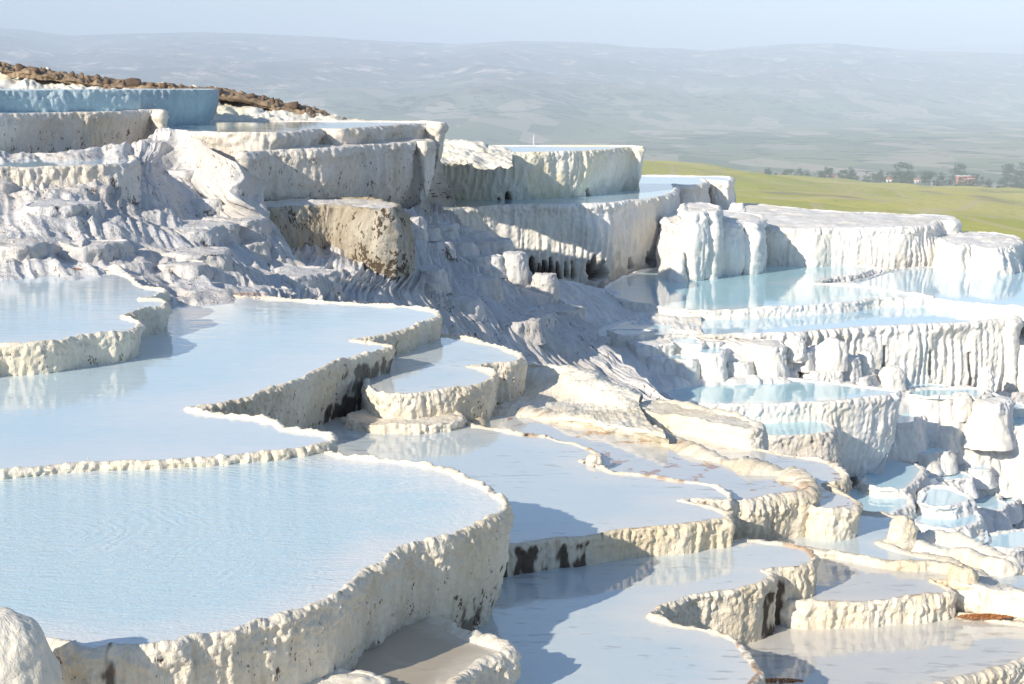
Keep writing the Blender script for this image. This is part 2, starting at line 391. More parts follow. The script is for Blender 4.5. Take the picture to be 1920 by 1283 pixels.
    for a in C[::2]: dm = np.minimum(dm, np.hypot(v2[:, 0] - a[0], v2[:, 1] - a[1]))
    dep = np.clip(dm / max(0.12 * ext, 0.3), 0, 1)
    zz = np.zeros(len(v2)) - water_gap
    dry = wmat in DRY
    if dry:
        q = np.stack([v2[:, 0], v2[:, 1], np.full(len(v2), so)], 1); sc_ = px / 0.05
        st_ = fbm(q / (1.3 * sc_), 3); fr_ = st_ * 3 - np.floor(st_ * 3)
        zz = zz + 0.01 + np.clip(dep * 2.5, 0, 1) * sc_ * (0.02 + 0.09 * st_ + 0.05 * smooth(0.75, 1, fr_) + 0.05 * fbm(q / (0.3 * sc_), 3))
    v3 = np.stack([v2[:, 0] - org[0], v2[:, 1] - org[1], zz - D - org[2]], 1)
    mesh_obj('floor' if dry else 'water', v3, f2, wmat, base, {'depth': dep, 'wuv': np.stack([v2[:, 0] * 0.5, v2[:, 1] * 2.3, 0 * zz], 1), 'cave': 0 * zz})
    tag(base, label, cat, group)
    for q in Q[::max(1, n // 14)]: HILL.append((q[0], q[1], -D - drop * 0.85))
    return base

# ------------------------------------------------------------------ sheets of flowstone
SURF = {}
def cr1(P, m):       # catmull resample along axis 0 to m samples
    P = np.asarray(P, float); n = len(P); t = np.linspace(0, n - 1, m); i = np.minimum(t.astype(int), n - 2); f = (t - i)
    sh = (m,) + (1,) * (P.ndim - 1); f = f.reshape(sh)
    g = lambda k: P[np.clip(k, 0, n - 1)]
    p0, p1, p2, p3 = g(i - 1), g(i), g(i + 1), g(i + 2)
    return 0.5 * (2 * p1 + (p2 - p0) * f + (2 * p0 - 5 * p1 + 4 * p2 - p3) * f**2 + (-p0 + 3 * p1 - 3 * p2 + p3) * f**3)
def sheet(name, rows, nu, nv, mat, rough=0.2, streak=0.1, step=0.0, step_h=0.5, freq=1.0, sw=0.5, conv=None, fine=0.05):
    SEED[0] += 1; so = SEED[0] * 31.7
    G = np.array([[(p if conv is None else conv(*p)) if len(p) == 3 and conv is not None else atd(*p) for p in r] for r in rows])
    for r in G[::1]:
        for p in r: HILL.append((p[0], p[1], p[2] - 1.2))
    G = cr1(G, nv); G = np.swapaxes(cr1(np.swapaxes(G, 0, 1), nu), 0, 1)
    def normals(G):
        a = np.gradient(G, axis=1); b = np.gradient(G, axis=0); N = np.cross(a, b); N /= np.maximum(np.linalg.norm(N, axis=-1, keepdims=True), 1e-9)
        N[N[..., 2] < 0] *= -1; return N
    N = normals(G)
    du = np.linalg.norm(np.diff(G, axis=1, prepend=G[:, :1]), axis=-1).cumsum(1); dv = np.linalg.norm(np.diff(G, axis=0, prepend=G[:1]), axis=-1).cumsum(0)
    Dd = rough * fbm((G + so) / (1.6 / freq), 5, 0.52)
    st = np.stack([du / sw + 0.3 * fbm((G + so) / 2.5, 2), dv / (sw * 7), np.full(du.shape, so)], -1)
    Dd += streak * (0.6 - 1.6 * np.abs(perlin(st))) + streak * 0.5 * (0.6 - 1.6 * np.abs(perlin(st * np.array([2.3, 1.6, 1]) + 5)))
    Dd += fine * np.maximum(0, fbm((G + so * 2) / (0.28 / freq), 3))
    G = G + N * Dd[..., None]
    if step > 0:
        ph = G[..., 2] / step_h + 0.8 * fbm((G * np.array([1, 1, 0]) + so) / 2.2, 3)
        fr = ph - np.floor(ph); stp = 0.18 * fr + 0.82 * smooth(0.45, 1.0, fr)
        am = step * smooth(-0.3, 0.3, fbm((G + so) / 3.5, 2))
        G[..., 2] += (stp - fr) * step_h * am
    wuv = np.stack([du + so, -dv, np.full(du.shape, so)], -1)
    f = grid_faces(nv, nu)
    # faces up
    a = G.reshape(-1, 3); nrm = np.cross(a[f[:, 1]] - a[f[:, 0]], a[f[:, 3]] - a[f[:, 0]])
    if nrm[:, 2].mean() < 0: f = f[:, ::-1]
    o = mesh_obj(name, a, f, mat, None, {'wuv': wuv.reshape(-1, 3), 'cave': np.zeros(len(a)), 'hw': np.full(len(a), 0.45)})
    SURF[name] = G
    return o

def mound(label, px, py, d, w, h, deep, mat, flat=0.0, name='flowstone_mound', cat='rock', flute=0.05, group=None, n=40, p=2.6, rough=0.06, fw=0.16):
    """a rounded boss of flowstone: px,py = middle of its foot; w,h in metres"""
    SEED[0] += 1; so = SEED[0] * 31.7
    b = atd(px, py, d); o = empty(name, tuple(b)); 
    th = np.linspace(0, 2 * math.pi, n * 2, endpoint=False); ph = np.linspace(-0.25, 1, n)
    u = np.clip(ph, -1, 1)[:, None]
    ang = u * math.pi / 2
    r = np.sign(np.cos(ang)) * np.abs(np.cos(ang)) ** (2 / p) * np.where(u < 0, 1.06, 1.0); z = np.sign(u) * np.abs(np.sin(ang)) ** (2 / p)
    if flat: z = np.minimum(z, 1 - flat * 0.5)
    X = r * np.cos(th)[None, :] * w / 2; Y = r * np.sin(th)[None, :] * deep / 2; Z = z * h + 0 * X
    P = np.stack([X, Y, Z], -1)
    nd = np.stack([np.cos(th)[None, :] * r, np.sin(th)[None, :] * r, np.maximum(z, 0) * 0.6 + 0 * X], -1); nd /= np.maximum(np.linalg.norm(nd, axis=-1, keepdims=True), 1e-6)
    q = P.copy(); q[..., 2] *= 0.15
    dd = flute * (0.6 - 1.5 * np.abs(perlin((q + so) / fw))) * np.clip(r * 1.3, 0, 1) + rough * fbm((P + so) / (w * 0.3), 4)
    P = P + nd * dd[..., None]
    wuv = np.stack([np.broadcast_to(th[None, :] * w / 2, X.shape) + so, Z * (4.5 if flute < 0.02 else 1.0), np.full(X.shape, so)], -1)
    m = mesh_obj('body', P.reshape(-1, 3), grid_faces(n, n * 2, True), mat, None, {'wuv': wuv.reshape(-1, 3), 'cave': np.zeros(X.size)})
    # one mesh thing: drop the empty
    m.location = b; bpy.data.objects.remove(o); m.name = name
    tag(m, label, cat, group)
    return m

# ================================================================== far land: valley and hills
def valley():
    nd, na = 300, 420
    dd = np.exp(np.linspace(math.log(90), math.log(34000), nd)); pxs = np.linspace(-900, 2800, na)
    Dg, Xg = np.meshgrid(dd, pxs, indexing='ij')
    tanx = (Xg - 960) / F
    X = Dg * tanx; Y = Dg
    z = -24 - 91 * smooth(90, 900, Dg)
    ridge_px = [-900, -200, 0, 60, 140, 260, 400, 520, 640, 760, 860, 960, 1100, 1200, 1320, 1460, 1560, 1700, 1920, 2400, 2800]
    ridge_y = [40, 50, 54, 60, 70, 66, 63, 69, 74, 82, 87, 79, 82, 92, 97, 86, 84, 97, 104, 110, 110]
    ry = np.interp(Xg, ridge_px, ridge_y)
    base_d = np.interp(Xg, [-900, 0, 600, 900, 1200, 1500, 1920, 2800], [2300, 2400, 2700, 3000, 4000, 5000, 6200, 6500])
    RD = 10500.0
    zr = (160 - ry) / F * RD
    t = np.clip((Dg - base_d) / (RD - base_d), 0, 1)
    rise = t ** 1.5
    hills = (zr + 115) * rise
    p = np.stack([X, Y, np.zeros_like(X)], -1)
    rid = 1 - 2 * np.abs(perlin(p / 1500)); rid2 = 1 - 2 * np.abs(perlin(p / 600 + 3.3))
    env = np.sin(np.clip(t, 0, 1) * math.pi) ** 0.7
    hills = hills + env * (62 * rid + 30 * rid2 + 22 * fbm(p / 350, 4))
    hills = np.maximum(hills, 0)
    z = z + hills + smooth(1500, 3000, Dg) * 3.0 * fbm(p / 300, 3) * (1 - env)
    back = smooth(RD, RD * 1.35, Dg)
    z2 = np.interp(Xg, [-900, 900, 1250, 1400, 1700, 1920, 2800], [100, 110, 104, 88, 92, 84, 84])
    zfar = (160 - z2) / F * 18000
    zb = z * (1 - back) + zfar * smooth(RD * 1.2, 18000, Dg) * back
    z = np.where(Dg > RD, zb, z)
    z = z - 900 * smooth(19500, 34000, Dg)
    V = np.stack([X, Y, z], -1).reshape(-1, 3)
    t_ = NT('valley_land'); geo = t_('NewGeometry').outputs['Position']
    flat = t_('Mapping'); t_.lk(geo, flat.inputs['Vector']); flat.inputs['Scale'].default_value = (1, 0.35, 0)
    vor = t_('TexVoronoi', feature='F1'); t_.lk(flat.outputs['Vector'], vor.inputs['Vector']); vor.inputs['Scale'].default_value = 0.011
    fields = t_('ValToRGB'); t_.lk(vor.outputs['Color'], fields.inputs['Fac'])
    e = fields.color_ramp.elements; e[0].color = (0.20, 0.23, 0.13, 1); e[1].color = (0.52, 0.44, 0.34, 1)
    for pos, c in ((0.35, (0.28, 0.30, 0.17, 1)), (0.55, (0.15, 0.18, 0.11, 1)), (0.7, (0.42, 0.37, 0.26, 1))):
        q = e.new(pos); q.color = c
    n1 = t_.noise(geo, 0.0016, 6, 0.62); n2 = t_.noise(geo, 0.007, 5, 0.65); n3 = t_.noise(geo, 0.02, 3, 0.6)
    scrub = t_.mix(t_.ramp(n1, 0.40, 0.60), (0.045, 0.075, 0.075, 1), (0.28, 0.21, 0.16, 1))
    scrub = t_.mix(t_.ramp(n2, 0.54, 0.66), scrub, (0.80, 0.64, 0.52, 1))
    sep = t_('SeparateXYZ'); t_.lk(geo, sep.inputs[0])
    hi = t_.ramp(t_.math('DIVIDE', t_.math('ADD', sep.outputs['Z'], t_.math('MULTIPLY', n1, 120)), 300.0), 0.0, 0.35)
    col = t_.mix(hi, fields.outputs['Color'], scrub)
    trees = t_.ramp(t_.math('ADD', n3, t_.math('MULTIPLY', t_.math('SUBTRACT', n1, 0.5), 0.8)), 0.56, 0.62)
    col = t_.mix(t_.math('MULTIPLY', trees, 0.8), col, (0.035, 0.06, 0.03, 1))
    # far villages: pale specks in loose clusters
    v2 = t_('TexVoronoi', feature='F1'); t_.lk(geo, v2.inputs['Vector']); v2.inputs['Scale'].default_value = 0.016
    cl = t_.noise(geo, 0.00075, 3, 0.5)
    vil = t_.math('MULTIPLY', t_.ramp(v2.outputs['Distance'], 0.18, 0.26, (1, 1, 1, 1), (0, 0, 0, 1)), t_.ramp(cl, 0.60, 0.66))
    col = t_.mix(t_.math('MULTIPLY', vil, 0.9), col, (0.75, 0.62, 0.52, 1))
    t_.lk(col, t_.b.inputs['Base Color']); t_.b.inputs['Roughness'].default_value = 0.95
    o = mesh_obj('valley', V, grid_faces(nd, na)[:, ::-1], t_.m)
    o['kind'] = 'structure'; o['label'] = 'hazy valley of small fields rising to distant hills'
    a = np.array([v for v in V[:3]])
    return o
valley()

def meadow():
    rows = [[(1050, 560, 82), (1350, 570, 82), (1650, 575, 82), (2050, 580, 82), (2500, 590, 82)],
            [(1050, 425, 190), (1350, 430, 190), (1650, 450, 195), (2050, 470, 200), (2500, 490, 200)],
            [(1050, 350, 420), (1350, 366, 430), (1650, 388, 450), (2050, 410, 480), (2500, 430, 480)],
            [(1050, 308, 800), (1220, 309, 830), (1450, 334, 870), (1700, 350, 930), (2500, 385, 1000)],
            [(1050, 306, 1100), (1220, 309, 1150), (1450, 336, 1150), (1700, 353, 1200), (2500, 392, 1200)],
            [(1050, 330, 1500), (1300, 345, 1500), (1600, 355, 1500), (2000, 368, 1500), (2500, 380, 1500)]]
    rr = []
    for r in rows:
        xs = np.linspace(1050, 2500, 9); a = np.array(r, float)
        rr.append([(x, np.interp(x, a[:, 0], a[:, 1]), np.interp(x, a[:, 0], a[:, 2])) for x in xs])
    G = np.array([[atd(*p) for p in r] for r in rr]); G = cr1(G, 120); G = np.swapaxes(cr1(np.swapaxes(G, 0, 1), 140), 0, 1)
    G[..., 2] += 3.4 * fbm(G / 75, 3) * smooth(100, 250, G[..., 1])
    t = NT('meadow_grass'); geo = t('NewGeometry').outputs['Position']
    m = t.mapping(geo, (1, 0.55, 0))
    n1 = t.noise(m, 0.011, 4, 0.5, 0.6); n2 = t.noise(m, 0.03, 5, 0.6); n3 = t.noise(geo, 0.35, 5, 0.7)
    col = t.mix(t.ramp(n1, 0.42, 0.58), (0.56, 0.55, 0.10, 1), (0.74, 0.64, 0.22, 1))
    col = t.mix(t.ramp(n2, 0.52, 0.66), col, (0.76, 0.64, 0.12, 1))
    n4 = t.noise(t.mapping(geo, (1, 0.4, 0)), 0.016, 3, 0.5)
    col = t.mix(t.ramp(n4, 0.60, 0.66), col, (0.40, 0.31, 0.19, 1))
    col = t.mix(t.math('MULTIPLY', t.ramp(n3, 0.35, 0.7), 0.35), col, (0.22, 0.23, 0.05, 1))
    vf = t('TexVoronoi', feature='F1'); t.lk(t.mapping(geo, (1, 0.5, 0)), vf.inputs['Vector']); vf.inputs['Scale'].default_value = 0.012
    col = t.mix(0.28, col, t.mix(vf.outputs['Color'], (0.24, 0.26, 0.05, 1), (0.70, 0.58, 0.20, 1)))
    ve = t('TexVoronoi', feature='DISTANCE_TO_EDGE'); t.lk(t.mapping(geo, (1, 0.5, 0)), ve.inputs['Vector']); ve.inputs['Scale'].default_value = 0.012
    col = t.mix(t.math('MULTIPLY', t.ramp(ve.outputs['Distance'], 0.012, 0.02, (1, 1, 1, 1), (0, 0, 0, 1)), 0.5), col, (0.62, 0.50, 0.30, 1))
    sc_ = t.ramp(t.noise(geo, 0.16, 3, 0.7), 0.66, 0.70); col = t.mix(t.math('MULTIPLY', sc_, 0.6), col, (0.09, 0.11, 0.03, 1))
    t.lk(col, t.b.inputs['Base Color']); t.b.inputs['Roughness'].default_value = 0.95
    o = mesh_obj('meadow', G.reshape(-1, 3), grid_faces(120, 140), t.m)
    o['kind'] = 'structure'; o['label'] = 'green and yellow grass slope beyond the white terraces'
    return G
MG = meadow()
def ground_z(x, y):
    k = np.argmin((MG[..., 0] - x) ** 2 + (MG[..., 1] - y) ** 2); return MG.reshape(-1, 3)[k, 2]

# ================================================================== the white terraces
# ---- high on the left
basin('wet terrace wall tinted with blue shade, highest of the terraces, under the brown stone ridge', [(-160, 171.6), (0, 171.1), (120, 170.8), (240, 170.5), (330, 170.2), (380, 170), (397, 169.7), (399, 169.2), (380, 168.4), (200, 168.4), (-160, 168.6)], 0.176, 1.3, M_BLUE, W_FAR, 0.05,
      lean=0.35, flute=0.045, fw=0.4, lump=0.02, rim=0.03, crest=0.004, wobble=0.05, belly=0.06)
basin('grey speckled terrace wall with a thin blue pool just below the top terrace', [(-160, 218), (0, 215.4), (100, 213.5), (200, 212), (285, 209.6), (301, 210.2), (303, 208.6), (280, 207.6), (200, 207), (0, 206.6), (-160, 207)], 0.80, 1.7, M_MID, W_FAR, 0.04,
      lean=0.25, flute=0.07, fw=0.28, lump=0.035, rim=0.04, lipd=0.08, crest=0.012)
basin('wide blue pool with white dripping lip at the head of the shaded slope', [(300, 240), (363, 248), (433, 250.5), (500, 250.5), (565, 247), (600, 242.6, 's'), (640, 243), (700, 239.5), (750, 236), (800, 232.8), (822, 233.6), (823, 230.5), (790, 229), (600, 227.8), (400, 228.5), (300, 231)], 1.33, 2.9, M_MID, W_TURQ, 0.045,
      lean=0.9, flute=0.08, fw=0.3, lump=0.03, rim=0.04, lipd=0.12, crest=0.012, belly=0.1)
basin('speckled bulging terrace wall below the wide blue pool, sunlit on its face', [(462, 290), (500, 283.5), (567, 282), (640, 279), (673, 274), (740, 270), (783, 266.8), (795, 267.5), (790, 262), (700, 262), (600, 266), (500, 272), (462, 282)], 1.82, 2.4, M_MID, M_MID, 0.04,
      lean=0.55, flute=0.09, fw=0.3, lump=0.045, rim=0.04, lipd=0.12, crest=0.015, belly=0.12)
basin('narrow ledge pool at the far left between grey wall and rough slope', [(-120, 322), (0, 317), (120, 314), (200, 311.5), (236, 309), (252, 302), (247, 296), (200, 292), (60, 291), (-120, 294)], 1.9, 0.9, M_MID, W_FAR, 0.04,
      lean=-0.25, flute=0.05, fw=0.3, lump=0.06, rim=0.05, crest=0.02)
basin('brown and yellow stained dry ledge under the bulging terrace wall', [(462, 399), (500, 394), (560, 391), (610, 388), (650, 389), (690, 393), (725, 394), (742, 391), (735, 383), (690, 376), (600, 374), (490, 380)], 3.22, 1.75, M_BROWN, M_MID, 0.035,
      lean=-0.15, flute=0.13, fw=0.28, lump=0.09, rim=0.05, crest=0.04, belly=0.1)
# ---- big white terraces in the middle distance
basin('cream dripping terrace wall, upper one of the two tall white walls', [(790, 289), (850, 288.3), (907, 288), (1007, 287), (1073, 285), (1140, 281.5), (1185, 277.2), (1200, 277.6), (1203, 275.8), (1180, 274.4), (1107, 274), (940, 273.6), (800, 274)], 3.038, 2.333, M_FARY, W_FAR, 0.05,
      lean=0.5, flute=0.13, fw=0.42, lump=0.03, rim=0.04, lipd=0.10, crest=0.01, cave=[(952, 9, 0.74, 1.12, 0.5), (935, 4, 0.85, 1.1, 0.5), (1098, 8, 0.74, 1.12, 0.5)], belly=0.12)
basin('tall white wall of icicle drips with dark hollows along its foot', [(800, 402), (837, 395), (873, 390), (973, 385.5), (1073, 384), (1130, 382), (1160, 379), (1207, 374), (1240, 369), (1258, 363), (1264, 355), (1262, 346, 's'), (1285, 348), (1310, 346), (1322, 341), (1315, 336.5, 's'), (1340, 339), (1360, 340), (1369, 336), (1355, 331.5), (1300, 331), (1200, 330), (1000, 345), (820, 378)], 5.154, 4.557, M_FAR, W_FAR, 0.05,
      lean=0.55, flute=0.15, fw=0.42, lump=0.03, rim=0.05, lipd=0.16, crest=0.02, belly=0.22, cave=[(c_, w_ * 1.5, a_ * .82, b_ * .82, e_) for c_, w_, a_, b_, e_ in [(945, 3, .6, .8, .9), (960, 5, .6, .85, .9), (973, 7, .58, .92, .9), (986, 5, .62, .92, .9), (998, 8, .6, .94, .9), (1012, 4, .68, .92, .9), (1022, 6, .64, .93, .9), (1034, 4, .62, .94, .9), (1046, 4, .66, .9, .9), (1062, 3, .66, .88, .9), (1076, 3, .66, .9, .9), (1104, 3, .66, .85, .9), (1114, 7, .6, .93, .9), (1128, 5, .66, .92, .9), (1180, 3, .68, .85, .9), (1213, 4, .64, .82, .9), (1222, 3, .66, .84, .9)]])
basin('lobed fluted block standing in the turquoise pool below the tall wall end', [(1256, 416), (1270, 424), (1288, 424), (1296, 416, 's'), (1315, 425), (1334, 421), (1340, 411, 's'), (1360, 420), (1380, 420), (1388, 412, 's'), (1405, 419), (1424, 414), (1424, 407), (1390, 399), (1300, 394), (1255, 402)], 6.076, 2.6, M_FAR, M_FAR, 0.05,
      lean=-0.15, flute=0.16, fw=0.32, lump=0.07, rim=0.05, lipd=0.16, crest=0.05, belly=0.15, wobble=0.12)
basin('fluted lobe between the tall wall end and the lobed block', [(1284, 392), (1300, 400), (1316, 399), (1322, 393, 's'), (1336, 398), (1346, 390), (1312, 382), (1286, 385)], 5.425, 3.2, M_FAR, M_FAR, 0.05,
      lean=-0.1, flute=0.15, fw=0.32, lump=0.06, rim=0.05, lipd=0.14, crest=0.04, belly=0.15, wobble=0.1)
basin('short fluted stub in the turquoise pool at the icicle wall foot', [(1254, 470), (1275, 474), (1293, 470), (1290, 463), (1258, 463)], 7.107, 1.5, M_FAR, M_FAR, 0.05, lean=-0.2, flute=0.12, fw=0.3, rim=0.05, lump=0.06, wobble=0.1)
basin('long white terrace below the grass slope with shallow dry top', [(1395, 405), (1417, 417), (1447, 427), (1513, 430), (1613, 428), (1697, 427.5), (1747, 423), (1755, 415, 's'), (1780, 417), (1791, 412), (1785, 407), (1700, 403), (1597, 399), (1450, 388), (1390, 384)], 6.64, 1.899, M_FAR, M_FAR, 0.055,
      lean=-0.25, flute=0.16, fw=0.4, lump=0.06, rim=0.06, lipd=0.14, crest=0.04, belly=0.12, rimw=0.3, wobble=0.2)
basin('small white terrace end at the right edge under the grass slope', [(1770, 452), (1800, 462), (1825, 459, 's'), (1860, 466), (1885, 464), (1907, 457), (1909, 449), (1895, 444), (1843, 437), (1780, 436)], 7.237, 1.5, M_FAR, M_FAR, 0.055,
      lean=-0.25, flute=0.17, fw=0.4, lump=0.06, rim=0.06, lipd=0.14, crest=0.04, wobble=0.12)
basin('turquoise pool at the foot of the tall icicle wall', [(1140, 552), (1200, 570), (1290, 582), (1430, 580), (1580, 570), (1650, 562), (1700, 560), (1747, 558.5), (1700, 550), (1680, 547), (1600, 536), (1518, 533, 's'), (1560, 523), (1600, 518), (1640, 509), (1662, 506), (1600, 498), (1450, 490), (1250, 500), (1150, 530)], 8.354, 0.456, M_FAR, W_TURQ, 0.06,
      lean=-0.1, flute=0.04, fw=0.4, lump=0.05, rim=0.06, crest=0.05, wobble=0.1)
basin('milky pool at the right edge below the white terrace end', [(1518, 533.5), (1600, 529), (1662, 511), (1720, 503), (1800, 497), (1845, 488), (1990, 492), (2100, 520), (2050, 575), (1960, 577), (1840, 573), (1747, 561), (1690, 550), (1600, 538)], 8.398, 0.542, M_FAR, W_FAR, 0.06,
      lean=-0.1, flute=0.04, fw=0.4, lump=0.06, rim=0.06, crest=0.06, wobble=0.1)
basin('broad blue terrace pool with white drip wall split by dark clefts', [(1130, 634), (1185, 634), (1292, 629), (1399, 627), (1484, 625), (1527, 621), (1612, 614), (1668, 611, 's'), (1741, 608), (1826, 604), (1885, 600), (1900, 601), (1902, 594), (1880, 588), (1840, 577), (1750, 566), (1580, 566), (1290, 580), (1180, 600)], 8.68, 3.2, M_FAR, W_FAR, 0.05,
      lean=0.1, flute=0.15, fw=0.42, lump=0.05, rim=0.05, lipd=0.14, crest=0.02, belly=0.12, cave=[(1668, 6, 0.22, 0.85, 0.6), (1757, 3, 0.3, 0.62, 0.6), (1835, 4.5, 0.35, 1.1, 0.6)])
basin('white fluted shelf at the right edge beside the cleft drip wall', [(1870, 641), (1905, 648), (1990, 652), (2060, 640), (2000, 600), (1880, 600)], 9.65, 2.2, M_FAR, M_FAR, 0.06, lean=0.1, flute=0.1, fw=0.45, rim=0.05, lump=0.05)
basin('round blue pool on a tall shaded fluted pedestal', [(1270, 752), (1335, 759.5), (1399, 759.5), (1484, 756.5), (1570, 752), (1634, 746), (1678, 739), (1686, 735.5), (1655, 731), (1544, 718), (1484, 712), (1399, 706), (1339, 700), (1270, 703)], 9.873, 2.712, M_FAR, W_TURQ, 0.045,
      lean=0.65, flute=0.09, fw=0.35, lump=0.03, rim=0.05, lipd=0.08, crest=0.015, belly=0.1)
basin('small blue ledge pool halfway down the shaded pedestal', [(1400, 812), (1440, 818), (1500, 817), (1545, 813), (1563, 806), (1555, 795), (1520, 786), (1420, 780), (1390, 790)], 10.47, 1.953, M_MID, W_TURQ, 0.04, lean=-0.15, flute=0.07, fw=0.32, rim=0.04, crest=0.02, lump=0.04)
# lower steps under the pedestal
for k, (lab, cx, cy, rx, ry, D, dr) in enumerate([
        ('wet blue step pool at the foot of the tall pedestal', 1665, 893, 58, 32, 12.586, 0.759), ('shaded wet step below the pedestal, beside stained pool rim', 1640, 940, 62, 26, 12.803, 0.868),
        ('white rounded step in front of the shaded lower slope', 1765, 935, 50, 20, 12.803, 0.651), ('white lumpy step beyond the small stained pools', 1775, 968, 62, 22, 13.128, 0.651),
        ('lowest white step under the shaded lower slope', 1805, 1003, 52, 24, 13.454, 0.977), ('pale step pool at the right edge under the lower slope', 1900, 1015, 62, 20, 13.562, 0.977)]):
    pts = [(cx + rx * math.cos(a) * (1 + 0.12 * math.sin(3 * a + k)), cy - ry * math.sin(a) * (1 + 0.1 * math.cos(2 * a + k))) for a in np.linspace(0, 2 * math.pi, 11)[:-1]]
    basin(lab, pts, D, dr, M_FAR, W_FAR, 0.045, lean=-0.3, flute=0.06, fw=0.3, rim=0.06, lump=0.08, wobble=0.3, crest=0.05)
# steps and pools at the right of the pedestal
for k, (lab, cx, cy, rx, ry, D, dr, w) in enumerate([
        ('white ledge pool under the cleft drip wall', 1770, 738, 75, 12, 10.796, 2.6, 1), ('small turquoise pool at the right edge below the drip wall', 1905, 785, 75, 17, 11.826, 2.6, 1),
        ('white fluted step between drip wall and turquoise pool', 1850, 750, 42, 10, 10.958, 1.5, 0), ('rounded white step right of the round blue pool', 1740, 775, 50, 12, 11.609, 2.6, 0),
        ('fluted ledge above the shaded lower slope at the right', 1830, 812, 60, 12, 12.261, 2.6, 0)]):
    pts = [(cx + rx * math.cos(a) * (1 + 0.12 * math.sin(3 * a + k)), cy - ry * math.sin(a) * (1 + 0.1 * math.cos(2 * a + k))) for a in np.linspace(0, 2 * math.pi, 11)[:-1]]
    basin(lab, pts, D, dr, M_FAR, W_TURQ if w else M_FAR, 0.05, lean=-0.35, flute=0.10, fw=0.35, rim=0.06, lump=0.09, wobble=0.35, crest=0.05, lipd=0.08)

# ---- foreground pools
basin('left pool edged by a speckled wall casting a scalloped blue shadow', [(-160, 668), (0, 648), (43, 647), (97, 643), (133, 637), (180, 630), (217, 627), (247, 620), (262, 612), (255, 602), (229, 595, 's'), (253, 588), (283, 579), (303, 576), (313, 569), (300, 563), (262, 562, 's'), (283, 560), (300, 554), (311, 549), (303, 544), (287, 541), (262, 536), (248, 522), (230, 515), (150, 508), (30, 505), (-160, 507)], 3.5, 0.62, M_NEAR, W_BLUE, 0.022,
      lean=0.12, flute=0.022, fw=0.12, lump=0.028, rim=0.034, rimw=0.035, crest=0.03)
basin('long pale blue pool with a scalloped wall, behind the rippled front pool', [(-160, 896), (0, 886), (100, 876), (200, 869), (307, 866), (400, 860), (480, 853), (560, 845), (600, 838), (624, 828), (615, 818), (567, 810), (530, 804), (520, 794), (480, 786), (400, 778), (353, 768, 's'), (400, 761), (433, 754), (467, 747), (500, 734), (533, 725), (567, 710), (600, 694), (640, 678), (680, 667), (720, 658), (736, 653), (715, 646), (660, 639, 's'), (700, 634), (733, 627), (767, 617), (795, 605), (822, 596), (824, 590), (805, 582), (767, 576), (707, 573), (603, 567), (500, 560), (440, 557), (320, 562), (240, 600), (120, 660), (-160, 700)], 3.93, 1.05, M_NEAR, W_BLUE, 0.018,
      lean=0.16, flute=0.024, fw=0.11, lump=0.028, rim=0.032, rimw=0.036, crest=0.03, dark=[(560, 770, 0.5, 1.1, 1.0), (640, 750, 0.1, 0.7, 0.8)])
basin('large rippled blue pool in front with a curved crusted wall', [(-170, 893), (0, 883), (307, 862), (480, 848), (590, 838), (622, 850), (647, 858), (684, 862), (735, 866), (775, 871), (826, 880), (848, 887), (866, 897), (903, 911), (928, 928), (946, 945), (948, 955), (938, 966), (921, 974), (903, 984), (873, 997), (837, 1013), (804, 1022), (760, 1032), (738, 1041), (718, 1057), (688, 1071), (676, 1088), (638, 1119), (598, 1137), (547, 1155), (481, 1172), (419, 1190), (365, 1199), (328, 1212), (219, 1221), (164, 1225), (120, 1212), (-20, 1205), (-170, 1195)], 4.0, 1.3, M_NEAR, W_RING, 0.014,
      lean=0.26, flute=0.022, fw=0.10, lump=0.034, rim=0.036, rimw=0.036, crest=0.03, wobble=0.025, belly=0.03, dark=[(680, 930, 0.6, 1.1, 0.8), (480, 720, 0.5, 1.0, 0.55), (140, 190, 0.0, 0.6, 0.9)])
basin('small upper pool behind the long blue pool, curved cream wall', [(690, 690), (760, 640), (800, 628), (850, 632), (893, 640), (925, 648), (960, 660), (978, 669), (975, 676), (955, 681), (930, 683), (900, 687), (876, 688, 's'), (900, 692), (925, 700), (926, 708), (900, 722), (870, 729), (820, 735), (760, 740), (715, 740), (690, 725)], 4.3, 0.85, M_NEAR, W_PALE, 0.018,
      lean=0.08, flute=0.028, fw=0.12, lump=0.03, rim=0.034, rimw=0.035, crest=0.03)
basin('cream dry shelf at the foot of the small upper pool', [(660, 775), (733, 763), (800, 757), (838, 765), (850, 775), (868, 784), (862, 791), (820, 797), (750, 799), (690, 797), (655, 788)], 4.66, 0.4, M_NEARC, M_NEARC, 0.018, lean=-0.05, rim=0.03, lump=0.03, crest=0.03, flute=0.02)
basin('large grey lilac pool in the middle with a sunlit front wall', [(570, 800), (620, 785), (700, 790), (750, 797), (807, 795), (860, 792), (887, 798), (927, 805), (987, 816), (1027, 820), (1045, 827), (1080, 834), (1107, 844), (1124, 855), (1118, 862), (1092, 865, 's'), (1127, 877), (1155, 888), (1200, 891), (1271, 902), (1339, 912), (1357, 922), (1366, 938), (1345, 938), (1301, 936), (1268, 939, 's'), (1305, 946), (1344, 955), (1366, 967), (1362, 973), (1329, 978), (1293, 984), (1220, 991), (1164, 996), (1088, 1009), (1019, 1015), (965, 1022), (930, 1026), (850, 985), (720, 900), (600, 860)], 4.76, 0.62, M_NEARC, W_PALE, 0.015,
      lean=0.05, flute=0.03, fw=0.12, lump=0.03, rim=0.022, rimw=0.035, crest=0.015, algae=0.7, dark=[(920, 1150, 0.0, 1.0, 1.0)])
